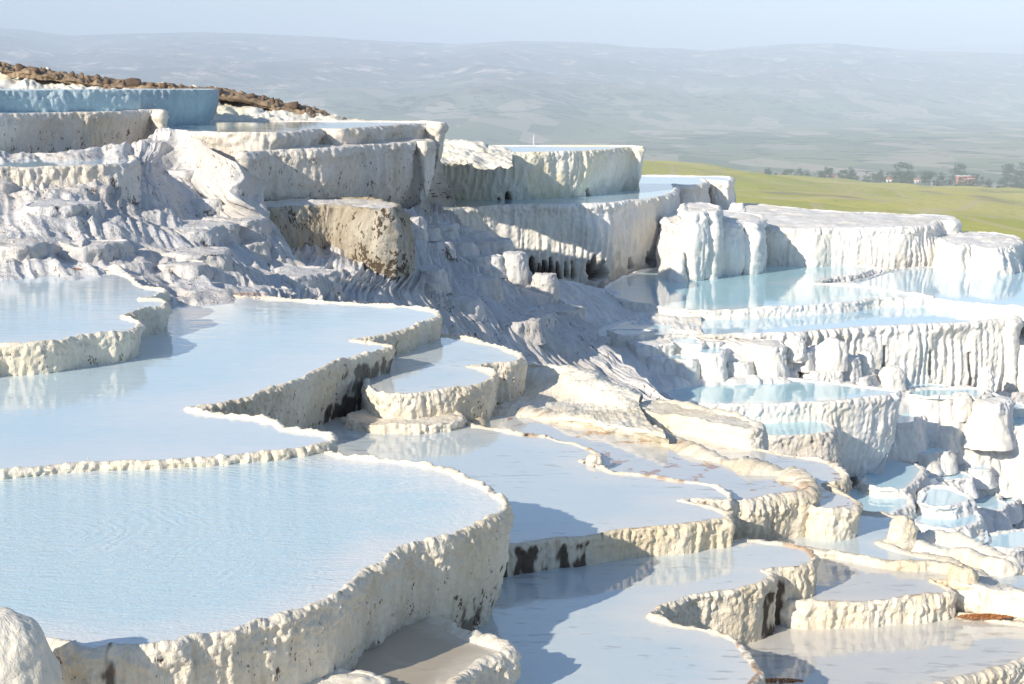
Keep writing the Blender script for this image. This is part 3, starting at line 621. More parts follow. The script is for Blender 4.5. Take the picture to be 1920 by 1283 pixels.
basin('brown spotted pool with a broad cream rim winding to the right', [(900, 775, 'w'), (960, 772, 'w'), (1060, 786, 'w'), (1120, 797, 'w'), (1200, 806, 'w'), (1260, 826, 'w'), (1313, 850, 'w'), (1386, 872, 'w'), (1442, 882, 'w'), (1497, 893, 'w'), (1521, 906, 'w'), (1524, 921), (1508, 929), (1484, 932), (1442, 938), (1407, 944), (1365, 947), (1330, 955), (1250, 935), (1150, 920), (1050, 890), (950, 850), (900, 812)], 4.85, 0.75, M_NEARC, W_STAIN, 0.016,
      lean=0.14, flute=0.025, fw=0.12, lump=0.035, rim=0.09, rimw=0.22, crest=0.04, algae=0.6)
basin('far brown spotted pool beyond the broad cream rim', [(1225, 790), (1235, 778), (1275, 785), (1335, 804), (1356, 832), (1425, 844), (1476, 855), (1548, 866), (1575, 880), (1588, 896), (1580, 905), (1546, 910, 's'), (1580, 925), (1605, 940), (1600, 955), (1540, 960), (1480, 930), (1400, 890), (1300, 860), (1240, 820)], 5.0, 0.8, M_NEARC, W_STAIN, 0.018, lean=0.05, flute=0.02, lump=0.03, rim=0.03, rimw=0.04, crest=0.03, algae=0.9)
basin('thick sunlit cream slab at the edge of the far spotted pool', [(1204, 760), (1235, 757), (1290, 763), (1345, 774), (1395, 785), (1422, 797), (1426, 806), (1408, 813), (1370, 807), (1335, 797), (1275, 784), (1225, 779), (1203, 770)], 4.78, 0.42, M_SAND, M_SAND, 0.018, lean=-0.03, flute=0.012, lump=0.03, rim=0.05, rimw=0.1, crest=0.02, wobble=0.05, belly=0.03, cat='rock slab', name='travertine_slab')
basin('pale pool with dark shadow right of the spotted pool wall', [(1460, 960), (1540, 950), (1581, 957), (1621, 961), (1690, 970), (1712, 984), (1712, 998), (1690, 1008), (1654, 1019, 's'), (1694, 1034), (1767, 1048), (1806, 1064), (1790, 1068), (1767, 1063), (1694, 1059), (1639, 1052), (1585, 1041), (1530, 1034), (1480, 1025), (1440, 1000)], 5.36, 0.5, M_NEARC, W_PALE, 0.018, lean=0.0, flute=0.02, lump=0.03, rim=0.03, crest=0.03)
basin('white rimmed puddle under the lit ridge at the right', [(1700, 1030), (1715, 1016), (1760, 1011), (1803, 1020), (1858, 1038), (1900, 1056), (1880, 1062), (1800, 1046), (1770, 1045), (1720, 1036)], 5.45, 1.0, M_SAND, W_PALE, 0.02, lean=0.0, flute=0.02, lump=0.04, rim=0.09, rimw=0.14, crest=0.05)
basin('shallow pool at the right edge behind the lit sandy ridge', [(1785, 1050), (1830, 1048), (1880, 1060), (1960, 1080), (2040, 1110), (1960, 1116), (1900, 1110), (1860, 1106), (1832, 1092), (1812, 1070)], 5.55, 1.0, M_SAND, W_PALE, 0.02, lean=0.0, flute=0.02, lump=0.04, rim=0.05, rimw=0.12, crest=0.04)
basin('front right pool with a long pale front wall', [(1440, 1060), (1500, 1035), (1537, 1034), (1585, 1040), (1639, 1051), (1694, 1058), (1767, 1062), (1803, 1069), (1812, 1078), (1790, 1088), (1745, 1090, 's'), (1767, 1099), (1782, 1108), (1778, 1114), (1756, 1117), (1723, 1122), (1657, 1128), (1585, 1132), (1530, 1132), (1470, 1125)], 5.42, 0.5, M_NEARC, W_SPOT, 0.016, lean=0.03, flute=0.03, fw=0.11, lump=0.028, rim=0.026, rimw=0.035, crest=0.02, algae=0.7)
basin('grey pool in shadow in front, its wall notched like a beak', [(800, 1080), (960, 1022), (1200, 1000), (1330, 1004), (1369, 1016), (1406, 1013), (1439, 1018), (1475, 1022), (1508, 1031), (1529, 1045), (1526, 1056), (1500, 1064), (1457, 1069), (1430, 1071, 's'), (1446, 1076), (1453, 1083), (1439, 1091), (1402, 1102), (1366, 1110), (1329, 1114), (1293, 1119), (1267, 1130), (1238, 1141, 's'), (1234, 1150), (1224, 1157, 's'), (1256, 1168), (1293, 1177), (1337, 1186), (1377, 1201), (1395, 1217), (1413, 1243), (1426, 1263), (1418, 1278), (1395, 1310), (1250, 1350), (900, 1350), (760, 1200)], 5.08, 0.75, M_NEARC, W_PALE, 0.014,
      lean=0.05, flute=0.03, fw=0.11, lump=0.03, rim=0.026, rimw=0.035, crest=0.02, algae=0.7, dark=[(1445, 1490, 0.1, 1.0, 1.0)])
basin('wet nook pool tucked under the rippled pool wall at the bottom', [(480, 1240), (600, 1180), (720, 1140), (830, 1168), (855, 1181), (903, 1197), (946, 1213), (957, 1224), (945, 1232), (920, 1240), (892, 1256), (865, 1276), (850, 1300), (700, 1340), (450, 1340)], 4.72, 0.9, M_NEAR, W_BROWN, 0.014, lean=0.08, flute=0.025, fw=0.1, lump=0.035, rim=0.04, crest=0.03)
basin('sandy dry shelf at the bottom edge below the rippled pool wall', [(440, 1300), (503, 1279), (547, 1267), (634, 1261), (693, 1267), (720, 1280), (720, 1330), (430, 1340)], 4.62, 0.5, M_SAND, M_SAND, 0.014, lean=0.0, rim=0.03, lump=0.03, crest=0.02)
basin('cream pool in the bottom right corner with orange flecks', [(1370, 1190), (1450, 1140), (1600, 1125), (1780, 1150), (1850, 1163), (1960, 1178), (2020, 1210), (1960, 1228), (1920, 1243), (1894, 1254), (1840, 1268), (1789, 1282), (1720, 1310), (1450, 1340), (1380, 1260)], 5.69, 0.7, M_NEARC, W_SPOT, 0.015, lean=0.05, flute=0.03, fw=0.11, lump=0.03, rim=0.045, crest=0.03)

# ================================================================== slopes between the terraces
def S(o, label): o['kind'] = 'structure'; o['label'] = label
S(sheet('hillside_slope', [
    [(-160, 280, 42), (0, 285, 42), (120, 290, 42), (230, 275, 43), (300, 247, 44), (350, 248, 43.2), (430, 300, 40.4), (500, 340, 41)],
    [(-160, 330, 38), (0, 330, 38), (100, 332, 38), (220, 325, 38.5), (280, 318, 41), (350, 330, 42), (430, 365, 39.8), (500, 395, 40.5)],
    [(-160, 385, 35), (0, 380, 35), (100, 376, 35), (190, 380, 36), (290, 395, 38), (380, 405, 39.5), (460, 430, 39.3), (540, 460, 39.3)],
    [(-160, 440, 32), (0, 440, 32), (100, 442, 32), (210, 445, 33), (320, 450, 35), (420, 470, 36.5), (500, 490, 37), (580, 505, 37.5)],
    [(-160, 490, 30), (0, 490, 30), (100, 495, 30), (230, 492, 31.3), (340, 508, 31.5), (440, 530, 32.5), (520, 540, 33.8), (600, 548, 35)],
    [(-160, 540, 28), (0, 540, 28), (100, 540, 28), (260, 540, 28.5), (380, 564, 28.2), (470, 580, 28.7), (560, 590, 31), (640, 600, 33)],
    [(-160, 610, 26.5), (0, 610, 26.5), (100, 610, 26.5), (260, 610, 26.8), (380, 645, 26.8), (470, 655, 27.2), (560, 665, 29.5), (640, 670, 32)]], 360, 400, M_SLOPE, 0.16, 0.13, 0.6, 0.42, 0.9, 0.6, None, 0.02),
  'rough shaded travertine slope with sunlit ledges at the left')
S(sheet('ravine_slope', [
    [(470, 400, 43), (560, 420, 43.5), (660, 420, 44), (740, 400, 47), (790, 385, 52), (825, 388, 55)],
    [(450, 470, 39), (560, 502, 39.6), (670, 505, 40.2), (760, 488, 43.5), (830, 448, 50), (875, 425, 53.5)],
    [(440, 545, 34), (560, 550, 35), (680, 550, 37.5), (800, 545, 42.5), (910, 525, 48), (975, 500, 51.5)],
    [(450, 590, 32), (600, 600, 34), (750, 610, 37.5), (880, 620, 41.5), (1000, 610, 46), (1068, 575, 49.5)],
    [(500, 660, 31), (650, 680, 33.5), (820, 700, 37.5), (960, 700, 41.5), (1080, 690, 44.6), (1155, 660, 46.8)],
    [(600, 780, 30), (750, 800, 33), (900, 800, 37), (1050, 800, 40.5), (1180, 785, 42.8), (1262, 755, 44)],
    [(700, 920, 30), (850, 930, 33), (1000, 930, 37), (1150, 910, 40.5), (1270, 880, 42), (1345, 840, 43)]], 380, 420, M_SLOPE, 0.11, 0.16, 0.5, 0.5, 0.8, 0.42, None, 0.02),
  'steep blue shaded slope of streaked flowstone falling to the right')
S(sheet('white_flow', [
    [(980, 515, 64.883), (1060, 530, 64.558), (1120, 540, 64.558), (1180, 545, 64.558), (1240, 560, 62.93)],
    [(1030, 570, 60.218), (1090, 575, 60.218), (1150, 580, 60), (1230, 586, 59.241), (1310, 592, 58.59)],
    [(1070, 610, 56.962), (1130, 612, 56.745), (1200, 614, 56.42), (1260, 622, 55.335), (1330, 634, 54.033)],
    [(1110, 640, 54.25), (1180, 642, 53.816), (1270, 645, 53.382), (1400, 648, 53.165), (1520, 652, 53.816)],
    [(1140, 670, 52.297), (1250, 672, 52.297), (1370, 674, 52.514), (1500, 678, 53.382), (1640, 690, 55.335)],
    [(1180, 705, 50.561), (1280, 697, 52.514), (1400, 702, 52.84), (1520, 706, 53.599), (1700, 722, 54.901)],
    [(1200, 745, 49.042), (1290, 724, 50.995), (1420, 727, 51.32), (1560, 736, 52.08), (1720, 760, 54.25)],
    [(1220, 800, 47.74), (1290, 800, 50.453), (1420, 820, 51.538), (1560, 850, 52.622), (1720, 860, 54.25)]], 280, 300, M_FAR, 0.16, 0.07, 0.8, 0.36, 0.8, 0.6, None, 0.01),
  'smooth white flowstone apron below the tall white walls')
S(sheet('lower_slope', [
    [(1600, 720, 57.5), (1700, 728, 57), (1790, 730, 57), (1880, 735, 57), (1990, 740, 58), (2150, 760, 60)],
    [(1590, 790, 53.7), (1680, 785, 54), (1760, 785, 54.5), (1850, 795, 55), (1980, 820, 57), (2150, 860, 59)],
    [(1590, 880, 51.6), (1660, 870, 51.8), (1730, 850, 52.8), (1820, 868, 53.6), (1950, 905, 56), (2150, 960, 58)],
    [(1590, 960, 49.3), (1670, 955, 49.7), (1750, 950, 50.8), (1850, 965, 52), (1970, 990, 54), (2150, 1040, 57)],
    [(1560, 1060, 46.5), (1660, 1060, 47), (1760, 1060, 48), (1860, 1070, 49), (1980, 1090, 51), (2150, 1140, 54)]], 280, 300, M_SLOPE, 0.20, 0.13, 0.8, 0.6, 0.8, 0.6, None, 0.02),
  'blue shaded lower slope with brown streaks at the right')
S(sheet('back_slope', [
    [(-200, 116, 72), (0, 124, 72), (60, 130, 72), (130, 140, 72), (210, 152, 72), (330, 164, 72), (420, 172, 72), (520, 192, 72), (590, 210, 72), (650, 226, 72), (800, 262, 72), (880, 268, 72), (960, 285, 72)],
    [(-200, 140, 69), (0, 142, 69), (60, 148, 69), (130, 155, 69), (210, 163, 69), (330, 172, 69), (420, 188, 69), (520, 206, 69), (590, 218, 69), (650, 230, 69), (800, 270, 69), (880, 274, 69), (960, 290, 69)],
    [(-200, 185, 65), (0, 180, 65), (60, 184, 65), (130, 188, 65), (210, 190, 65), (330, 205, 65), (420, 214, 65), (520, 224, 65), (590, 228, 65), (650, 235, 65), (800, 290, 65), (880, 295, 65), (960, 300, 65)],
    [(-200, 260, 62), (0, 260, 62), (60, 260, 62), (130, 260, 62), (210, 260, 62), (330, 260, 62), (420, 260, 62), (520, 260, 62), (590, 260, 62), (650, 260, 62), (800, 300, 62), (880, 310, 62), (960, 320, 62)]], 320, 90, M_FARY, 0.22, 0.10, 0.5, 0.5, 1.3, 0.5, None, 0.08),
  'cream rocky bank behind the highest terraces')
cD = lambda px, py, D: at(px, py, D)
S(sheet('sandy_ridge', [
    [(975, 700, 5.6), (1043, 702, 5.6), (1107, 712, 5.6), (1150, 735, 5.6), (1180, 745, 5.6), (1205, 757, 5.6)],
    [(975, 684, 4.70), (1043, 686, 4.68), (1107, 694, 4.68), (1140, 716, 4.66), (1175, 726, 4.66), (1203, 742, 4.7)],
    [(978, 692, 4.68), (1040, 697, 4.66), (1085, 712, 4.64), (1120, 728, 4.62), (1160, 742, 4.62), (1198, 760, 4.68)],
    [(960, 735, 4.92), (1030, 745, 4.9), (1070, 750, 4.86), (1110, 758, 4.8), (1160, 772, 4.74), (1215, 790, 4.72)],
    [(930, 772, 4.86), (1000, 776, 4.8), (1060, 782, 4.74), (1110, 789, 4.72), (1170, 800, 4.68), (1250, 822, 4.68)],
    [(930, 800, 5.0), (1000, 803, 5.0), (1060, 808, 5.0), (1110, 815, 5.0), (1170, 826, 5.0), (1250, 846, 5.0)]], 200, 140, M_SAND, 0.06, 0.012, 0.0, 0.5, 2.4, 0.25, cD, 0.022),
  'sunlit sandy ridge of a dry basin behind the spotted pool')
S(sheet('sand_bank', [
    [(1795, 1085, 6.2), (1830, 1090, 6.2), (1870, 1102, 6.2), (1920, 1110, 6.2), (2020, 1125, 6.2)],
    [(1790, 1084, 5.40), (1830, 1088, 5.42), (1870, 1099, 5.46), (1920, 1106, 5.48), (2020, 1120, 5.5)],
    [(1788, 1100, 5.42), (1825, 1108, 5.44), (1870, 1118, 5.48), (1920, 1126, 5.5), (2020, 1142, 5.52)],
    [(1786, 1140, 5.66), (1830, 1148, 5.66), (1870, 1156, 5.67), (1920, 1164, 5.68), (2020, 1180, 5.69)],
    [(1786, 1165, 5.9), (1830, 1172, 5.9), (1870, 1180, 5.9), (1920, 1188, 5.9), (2020, 1204, 5.9)]], 120, 80, M_SAND, 0.06, 0.012, 0.0, 0.5, 2.4, 0.25, cD, 0.022),
  'lit cream bank beside the corner pool')

# small stepped ledges standing out of the slopes
def ledges(sheet_name, n, mat, u0, u1, v0, v1, r0, r1, label, group, wet=0.0, seed=1, tall=1.15):
    rg = np.random.default_rng(seed); G = SURF[sheet_name]; nv, nu = G.shape[:2]; got = []
    tries = 0
    while len(got) < n and tries < 900:
        tries += 1
        u = rg.uniform(u0, u1); v = rg.uniform(v0, v1); p = G[int(v * (nv - 1)), int(u * (nu - 1))]; r = rg.uniform(r0, r1)
        if any(np.hypot(p[0] - q[0], p[1] - q[1]) < (r + q[3]) * 0.72 for q in got): continue
        got.append((p[0], p[1], p[2], r))
        D = -(p[2] + r * 0.16 * tall); asp = rg.uniform(0.8, 1.5); ph = rg.uniform(0, 6)
        rd = lambda a: r * (1 + 0.16 * math.sin(3 * a + ph) + 0.08 * math.sin(5 * a + 2 * ph))
        pts = []
        for a in np.linspace(0, 2 * math.pi, 13)[:-1]:
            w = np.array([p[0] + rd(a) * math.cos(a), p[1] + rd(a) * math.sin(a) * asp, -D]); c = ROT.transposed() @ Vector(w)
            pts.append((960 + F * c.x / -c.z, 641.5 - F * c.y / -c.z))
        isw = rg.random() < wet; big_ = r > 0.5 * (r0 + r1)
        lab = label.replace('small ', ('broad ' if big_ else 'small ') + ('wet ' if isw else ''), 1)
        basin(lab, pts, D, r * tall, mat, W_FAR if isw else mat, 0.045, lean=-r * 0.35, flute=0.05, fw=0.22, lump=0.05, rim=0.035, rimw=0.04, crest=0.03, wobble=0.08, lipd=0.04, group=group, cat='ledge', name='flowstone_ledge')
ledges('ravine_slope', 15, M_SLOPE, 0.55, 0.99, 0.10, 0.50, 0.28, 0.6, 'small shaded flowstone ledge on the steep slope right of the cliff', 'ledges on the steep shaded slope', 0.1, 5)
ledges('hillside_slope', 15, M_SLOPE, 0.12, 0.95, 0.15, 0.72, 0.35, 0.95, 'small pale flowstone ledge on the rough slope above the left pools', 'ledges on the left slope', 0.25, 9)
ledges('lower_slope', 30, M_FAR, 0.12, 0.8, 0.08, 0.85, 0.55, 1.3, 'small pale flowstone ledge on the lower slope at the right', 'ledges on the lower right slope', 0.9, 3, 1.1)
ledges('white_flow', 14, M_FAR, 0.15, 0.9, 0.42, 0.72, 0.30, 0.70, 'small rounded white ledge on the apron under the drip wall', 'ledges on the white apron', 0.2, 4, 2.0)

# ground under and between the terraces
def hillside():
    H = np.array(HILL); xs = np.arange(-34, 48, 0.9); ys = np.arange(4, 80, 0.9)
    gx, gy = np.meshgrid(xs, ys); z = np.zeros(gx.size); P = np.stack([gx.ravel(), gy.ravel()], 1)
    for i in range(0, len(P), 4000):
        d2 = ((P[i:i + 4000, None, :] - H[None, :, :2]) ** 2).sum(-1) + 0.4
        w = d2 ** -2.0; z[i:i + 4000] = (w * (H[None, :, 2])).sum(1) / w.sum(1)
    z -= 0.9 + 6.0 * smooth(15, 22, P[:, 1]) * (1 - smooth(36, 44, P[:, 1])) * smooth(0, 4, P[:, 0]) + 14 * smooth(58, 66, P[:, 1]) * smooth(-4, 6, P[:, 0])
    m = mesh_obj('hillside', np.stack([P[:, 0], P[:, 1], z], 1), grid_faces(len(ys), len(xs)), M_SLOPE, None, {'wuv': np.stack([P[:, 0], P[:, 1], z], 1), 'cave': 0 * z})
    S(m, 'pale travertine ground under the terraces')
hillside()

# ================================================================== rounded bosses
mound('rounded cream boulder in the bottom left corner', 2, 1335, 10.1, 0.80, 0.70, 0.7, M_SAND, flute=0.01, rough=0.03, n=60, p=2.4)
for lab, px, py, d, w, h, dp in (
('small pale knob at the left end of the long white terrace', 1382, 412, 78.12, 0.814, 0.868, 0.8),
        ('draped fold of flowstone between block and long white terrace', 1462, 487, 73.78, 2.17, 1.519, 1.5)):
    mound(lab, px, py, d, w, h, dp, M_FAR, flat=0.15, flute=0.06, p=3.4, rough=0.05, fw=0.3)
for lab, px, py, d, w, h in (
        ('rounded white boss left under the drip wall', 1468, 690, 53.382, 0.814, 0.488), ('fluted white boss beside the first dark cleft', 1530, 692, 53.707, 0.922, 0.814),
        ('upright white boss next to the dark cleft', 1622, 706, 54.684, 0.651, 0.922), ('round white boulder in front of the drip wall', 1670, 724, 54.684, 0.977, 0.759),
        ('smooth boss high on the shaded apron', 1490, 662, 53.165, 0.759, 0.597), ('stub of flowstone below the second dark cleft', 1848, 728, 56.203, 0.542, 0.814),
        ('rounded boss on the shaded apron under the pool lip', 1560, 675, 53.49, 1.085, 0.759), ('rounded boss right of the round blue pool', 1800, 770, 53.707, 0.868, 0.651)):
    mound(lab, px, py, d, w, h, 0.8, M_FAR, flute=0.03, rough=0.06, fw=0.25)
for lab, px, py, d, w, h in (
        ('flat topped block highest on the ravine slope', 893, 462, 52.3, 1.15, 0.55), ('blocky step below the bulging terrace wall', 810, 478, 50.5, 0.62, 0.85),
        ('small block beside the flat topped block', 838, 466, 51, 0.55, 0.6), ('narrow block against the tall cliff end', 806, 440, 52, 0.5, 0.55),
        ('smooth boulder in the middle of the shaded slope', 902, 562, 46.5, 1.3, 0.75), ('rounded step on the crest of the shaded slope', 965, 512, 50, 0.9, 0.75),
        ('squat step lower on the slope crest', 1022, 552, 49.7, 0.85, 0.75), ('dark sided block on the slope below the cliff', 868, 490, 50, 1.0, 0.7),
        ('rounded pillar under the end of the bulging wall', 775, 512, 47.5, 0.9, 1.95), ('stepped block above the smooth boulder', 940, 478, 51.5, 0.8, 0.6)):
    mound(lab, px, py, d, w, h, 1.0, M_SLOPE, flat=0.25, flute=0.04, p=3.2, rough=0.06, fw=0.25)
for lab, px, py, D, w, h, m in (
        ('crusted knob on the thin rim of the lilac pool', 1114, 874, 4.8, 0.24, 0.16, M_NEAR), ('crusted knob where the right hand rims meet', 1692, 1008, 5.3, 0.34, 0.26, M_NEARC),
        ('crusted knob at the end of the front right pool', 1805, 1092, 5.4, 0.34, 0.18, M_NEARC), ('dark floating leaf in the shaded right pool', 1572, 981, 5.36, 0.30, 0.03, M_DEBRIS)):  # last entry: a floating leaf, built as a very flat mound
    p = at(px, py, D); d = p[1]
    mound(lab, px, py, d, w, h, w * 0.8, m, flute=0.0, rough=w * 0.09, n=24)

# ================================================================== stones along the brown ridge
M_STONE = plain('ridge_stone', (0.15, 0.10, 0.065), 0.9, 0.55, 1.5)
def stone_mesh(k):
    n = 8; th = np.linspace(0, 2 * math.pi, 10, endpoint=False); u = np.linspace(-1, 1, n)[:, None]
    r = np.abs(1 - np.abs(u) ** 3) ** 0.5; P = np.stack([r * np.cos(th), r * np.sin(th), u + 0 * th], -1)
    P = np.sign(P) * np.abs(P) ** 0.6
    P = P * (1 + 0.45 * perlin(P * 0.9 + k * 7.7))[..., None]
    me = mesh_obj('ridge_stone', P.reshape(-1, 3), grid_faces(n, 10, True), M_STONE, smooth_shade=False); d = me.data; bpy.data.objects.remove(me); return d
SM = [stone_mesh(k) for k in range(5)]
cx = [0, 60, 130, 210, 330, 420, 520, 590, 650]; cy = [124, 130, 140, 152, 164, 172, 192, 210, 226]
M_EARTH = plain('brown_earth', (0.27, 0.195, 0.125), 0.95, 0.6, 1.2)
S(sheet('earth_bank', [[(x_, y_ + 6, 70.4) for x_, y_ in zip(cx, cy)], [(x_, y_ - 2, 69.0) for x_, y_ in zip(cx, cy)], [(x_, y_ + 4, 68.2) for x_, y_ in zip(cx, cy)], [(x_, y_ + 9 - 3 * (i_ in (0, 1, 8)), 67.8) for i_, (x_, y_) in enumerate(zip(cx, cy))], [(x_, y_ + 16, 67.8) for x_, y_ in zip(cx, cy)]], 300, 40, M_EARTH, 0.16, 0.06, 0.5, 0.25, 2.2, 0.4, None, 0.10), 'dark brown earth bank along the ridge above the top terraces')
x = -8.0; k = 0
while x < 636:
    w = random.choice((7, 9, 12, 16, 24)) * random.uniform(.8, 1.2); y = np.interp(x, cx, cy)
    for lev in range(1):
        p = atd(x + w / 2 + random.uniform(-3, 3), y + random.uniform(1, 9), 68.1)
        o = bpy.data.objects.new('ridge_stone', SM[k % 5]); scene.collection.objects.link(o); o.location = p
        s = w * 72 / F * 0.45; o.scale = (s, s * 0.8, random.uniform(0.10, 0.30)); o.rotation_euler = (random.uniform(-.3, .3), random.uniform(-.25, .4), random.uniform(-1.5, 1.5))
        tag(o, 'rough brown stone in the dark ridge line above the top terraces', 'stone', 'brown stones along the ridge'); k += 1
    x += w * random.uniform(0.9, 2.4)

# ================================================================== orange and brown leaf litter lying on rims and water edges
def litter(label, px, py, D, rx, ry, n=70):
    c = at(px, py, D); V = []; Fc = []
    for i in range(n):
        a = random.uniform(0, 2 * math.pi); r = math.sqrt(random.random())
        q = at(px + rx * r * math.cos(a), py + ry * r * math.sin(a), D) - c
        s = random.uniform(0.012, 0.03); b = random.uniform(0, 6.28); k = len(V); z = 0.012 + random.uniform(0, 0.03) * (1 - r)
        for j, (ll, ww) in enumerate(((1, 0), (0, .5), (-1, 0), (0, -.5))):
            V.append((q[0] + s * (ll * math.cos(b) - ww * math.sin(b)), q[1] + s * (ll * math.sin(b) + ww * math.cos(b)), z + random.uniform(-.006, .006)))
        Fc.append((k, k + 1, k + 2, k + 3))
    o = mesh_obj('leaf_litter', np.array(V), np.array(Fc), M_LEAF, smooth_shade=False); o.location = c
    tag(o, label, 'leaf litter'); o['kind'] = 'stuff'
M_LEAF = plain('orange_leaf', (0.50, 0.20, 0.06), 0.8, 0.4, 30)
litter('orange leaf litter on the back rim of the left pool', 137, 506, 3.44, 18, 1.6, 160)
litter('orange leaf litter where the slope meets the long pool', 470, 553, 3.85, 34, 2.0, 160)
litter('orange leaf litter at the shore of the corner pool', 1850, 1158, 5.66, 55, 5, 420)
litter('orange leaf litter in the bottom edge notch', 1460, 1279, 5.66, 45, 4, 260)
litter('orange leaf litter below the rippled pool wall', 582, 1262, 4.60, 17, 4, 160)

# ================================================================== far buildings
def box(name, c, sz, mat, parent):
    x, y, z = c; a, b, h = sz[0] / 2, sz[1] / 2, sz[2]
    V = [(x - a, y - b, z), (x + a, y - b, z), (x + a, y + b, z), (x - a, y + b, z), (x - a, y - b, z + h), (x + a, y - b, z + h), (x + a, y + b, z + h), (x - a, y + b, z + h)]
    return mesh_obj(name, V, [(0, 3, 2, 1), (4, 5, 6, 7), (0, 1, 5, 4), (1, 2, 6, 5), (2, 3, 7, 6), (3, 0, 4, 7)], mat, parent, smooth_shade=False)
def gable(name, c, sz, mat, parent):
    x, y, z = c; a, b, h = sz[0] / 2, sz[1] / 2, sz[2]
    V = [(x - a, y - b, z), (x + a, y - b, z), (x + a, y + b, z), (x - a, y + b, z), (x - a * .6, y, z + h), (x + a * .6, y, z + h)]
    me = bpy.data.meshes.new(name); me.from_pydata(V, [], [(0, 1, 5, 4), (2, 3, 4, 5), (1, 2, 5), (3, 0, 4), (0, 3, 2, 1)]); me.materials.append(mat)
    o = bpy.data.objects.new(name, me); scene.collection.objects.link(o); o.parent = parent; return o
B_PINK = plain('pink_render', (0.55, 0.22, 0.17), 0.9, 0.1); B_WHITE = plain('white_render', (0.75, 0.70, 0.64), 0.9, 0.05); B_GLASS = plain('dark_window', (0.05, 0.05, 0.06), 0.3, 0.1)
B_ROOF = plain('red_tile', (0.42, 0.17, 0.10), 0.9, 0.2); B_GREY = plain('bare_concrete', (0.36, 0.34, 0.31), 0.9, 0.15)
def block(label, px, py, d, w, dp, floors, mat, bays, skeleton=False):
    b = atd(px, py, d); r = empty('apartment_block', tuple(b)); h = floors * 3.0
    if not skeleton: box('wall', (0, 0, 0), (w, dp, h), mat, r)
    else:
        for f in range(floors + 1): box('floor_slab', (0, 0, f * 3.0), (w, dp, 0.5), mat, r)
        for i in range(bays + 1): box('column', (-w / 2 + 0.4 + i * (w - 0.8) / bays, 0, 0.0), (0.7, dp - 0.6, h), mat, r)
    if not skeleton:
        box('roof', (0, 0, h), (w + 0.8, dp + 0.8, 0.5), B_WHITE, r)
        for f in range(floors):
            for i in range(bays):
                if (i + f) % 3 != 2: box('balcony', (-w / 2 + (i + 0.5) * w / bays, -dp / 2 - 0.55, f * 3.0 + 0.02), (w / bays * 0.72, 1.1, 0.75), B_WHITE, r)
                box('window', (-w / 2 + (i + 0.5) * w / bays, -dp / 2 - 0.03, f * 3.0 + 0.9), (w / bays * 0.5, 0.12, 1.7), B_GLASS, r)
    tag(r, label, 'building')
block('pink four storey apartment block among the valley trees', 1811, 351, 1700, 21, 12, 4, B_PINK, 6)
block('bare grey concrete building frame left of the pink block', 1760, 349, 1720, 17, 11, 2, B_GREY, 5, True)
def house(label, px, py, d, w, h, group=None):
    b = atd(px, py, d); r = empty('house', tuple(b)); box('wall', (0, 0, 0), (w, w * .7, h), B_WHITE, r); gable('roof', (0, 0, h), (w * 1.1, w * .85, h * .45), B_ROOF, r)
    for i in (-1, 1): box('window', (i * w * .24, -w * .35 - .03, h * .35), (w * .16, .12, h * .35), B_GLASS, r)
    tag(r, label, 'house', group)
house('white house with red roof at the edge of the valley trees', 1557, 341, 1650, 10, 5)
house('small pale house left of the valley trees', 1425, 335, 1600, 8, 4.5)
house('small pale house nearest the grass slope trees', 1466, 338, 1620, 6, 4)
house('small pale house among trees left of the pink block', 1720, 344, 1750, 7, 4)
house('pinkish small house beside dark olive trees', 1668, 345, 1640, 7, 5)
for i, (px, py) in enumerate([(1032, 240), (1040, 238), (1049, 240), (1057, 239), (1066, 238), (1075, 240), (1061, 241)]):
    house('tiny white house in the row above the upper white wall', px, py, 4300, random.uniform(11, 15), random.uniform(7, 9), 'white houses on the valley slope')
b = atd(1001, 282, 2300); r = empty('minaret', tuple(b))
def lathe(name, prof, mat, parent, n=12):
    th = np.linspace(0, 2 * math.pi, n, endpoint=False); P = np.array([[(rr * math.cos(t), rr * math.sin(t), z) for t in th] for rr, z in prof])
    return mesh_obj(name, P.reshape(-1, 3), grid_faces(len(prof), n, True), mat, parent)
lathe('shaft', [(1.5, 0), (1.4, 16)], B_WHITE, r); lathe('balcony', [(1.4, 15.5), (2.2, 16), (2.2, 17), (1.2, 17.2)], B_WHITE, r); lathe('spire', [(1.2, 17), (1.15, 20), (0.05, 25)], B_WHITE, r)
tag(r, 'thin white minaret rising behind the upper white wall', 'minaret')

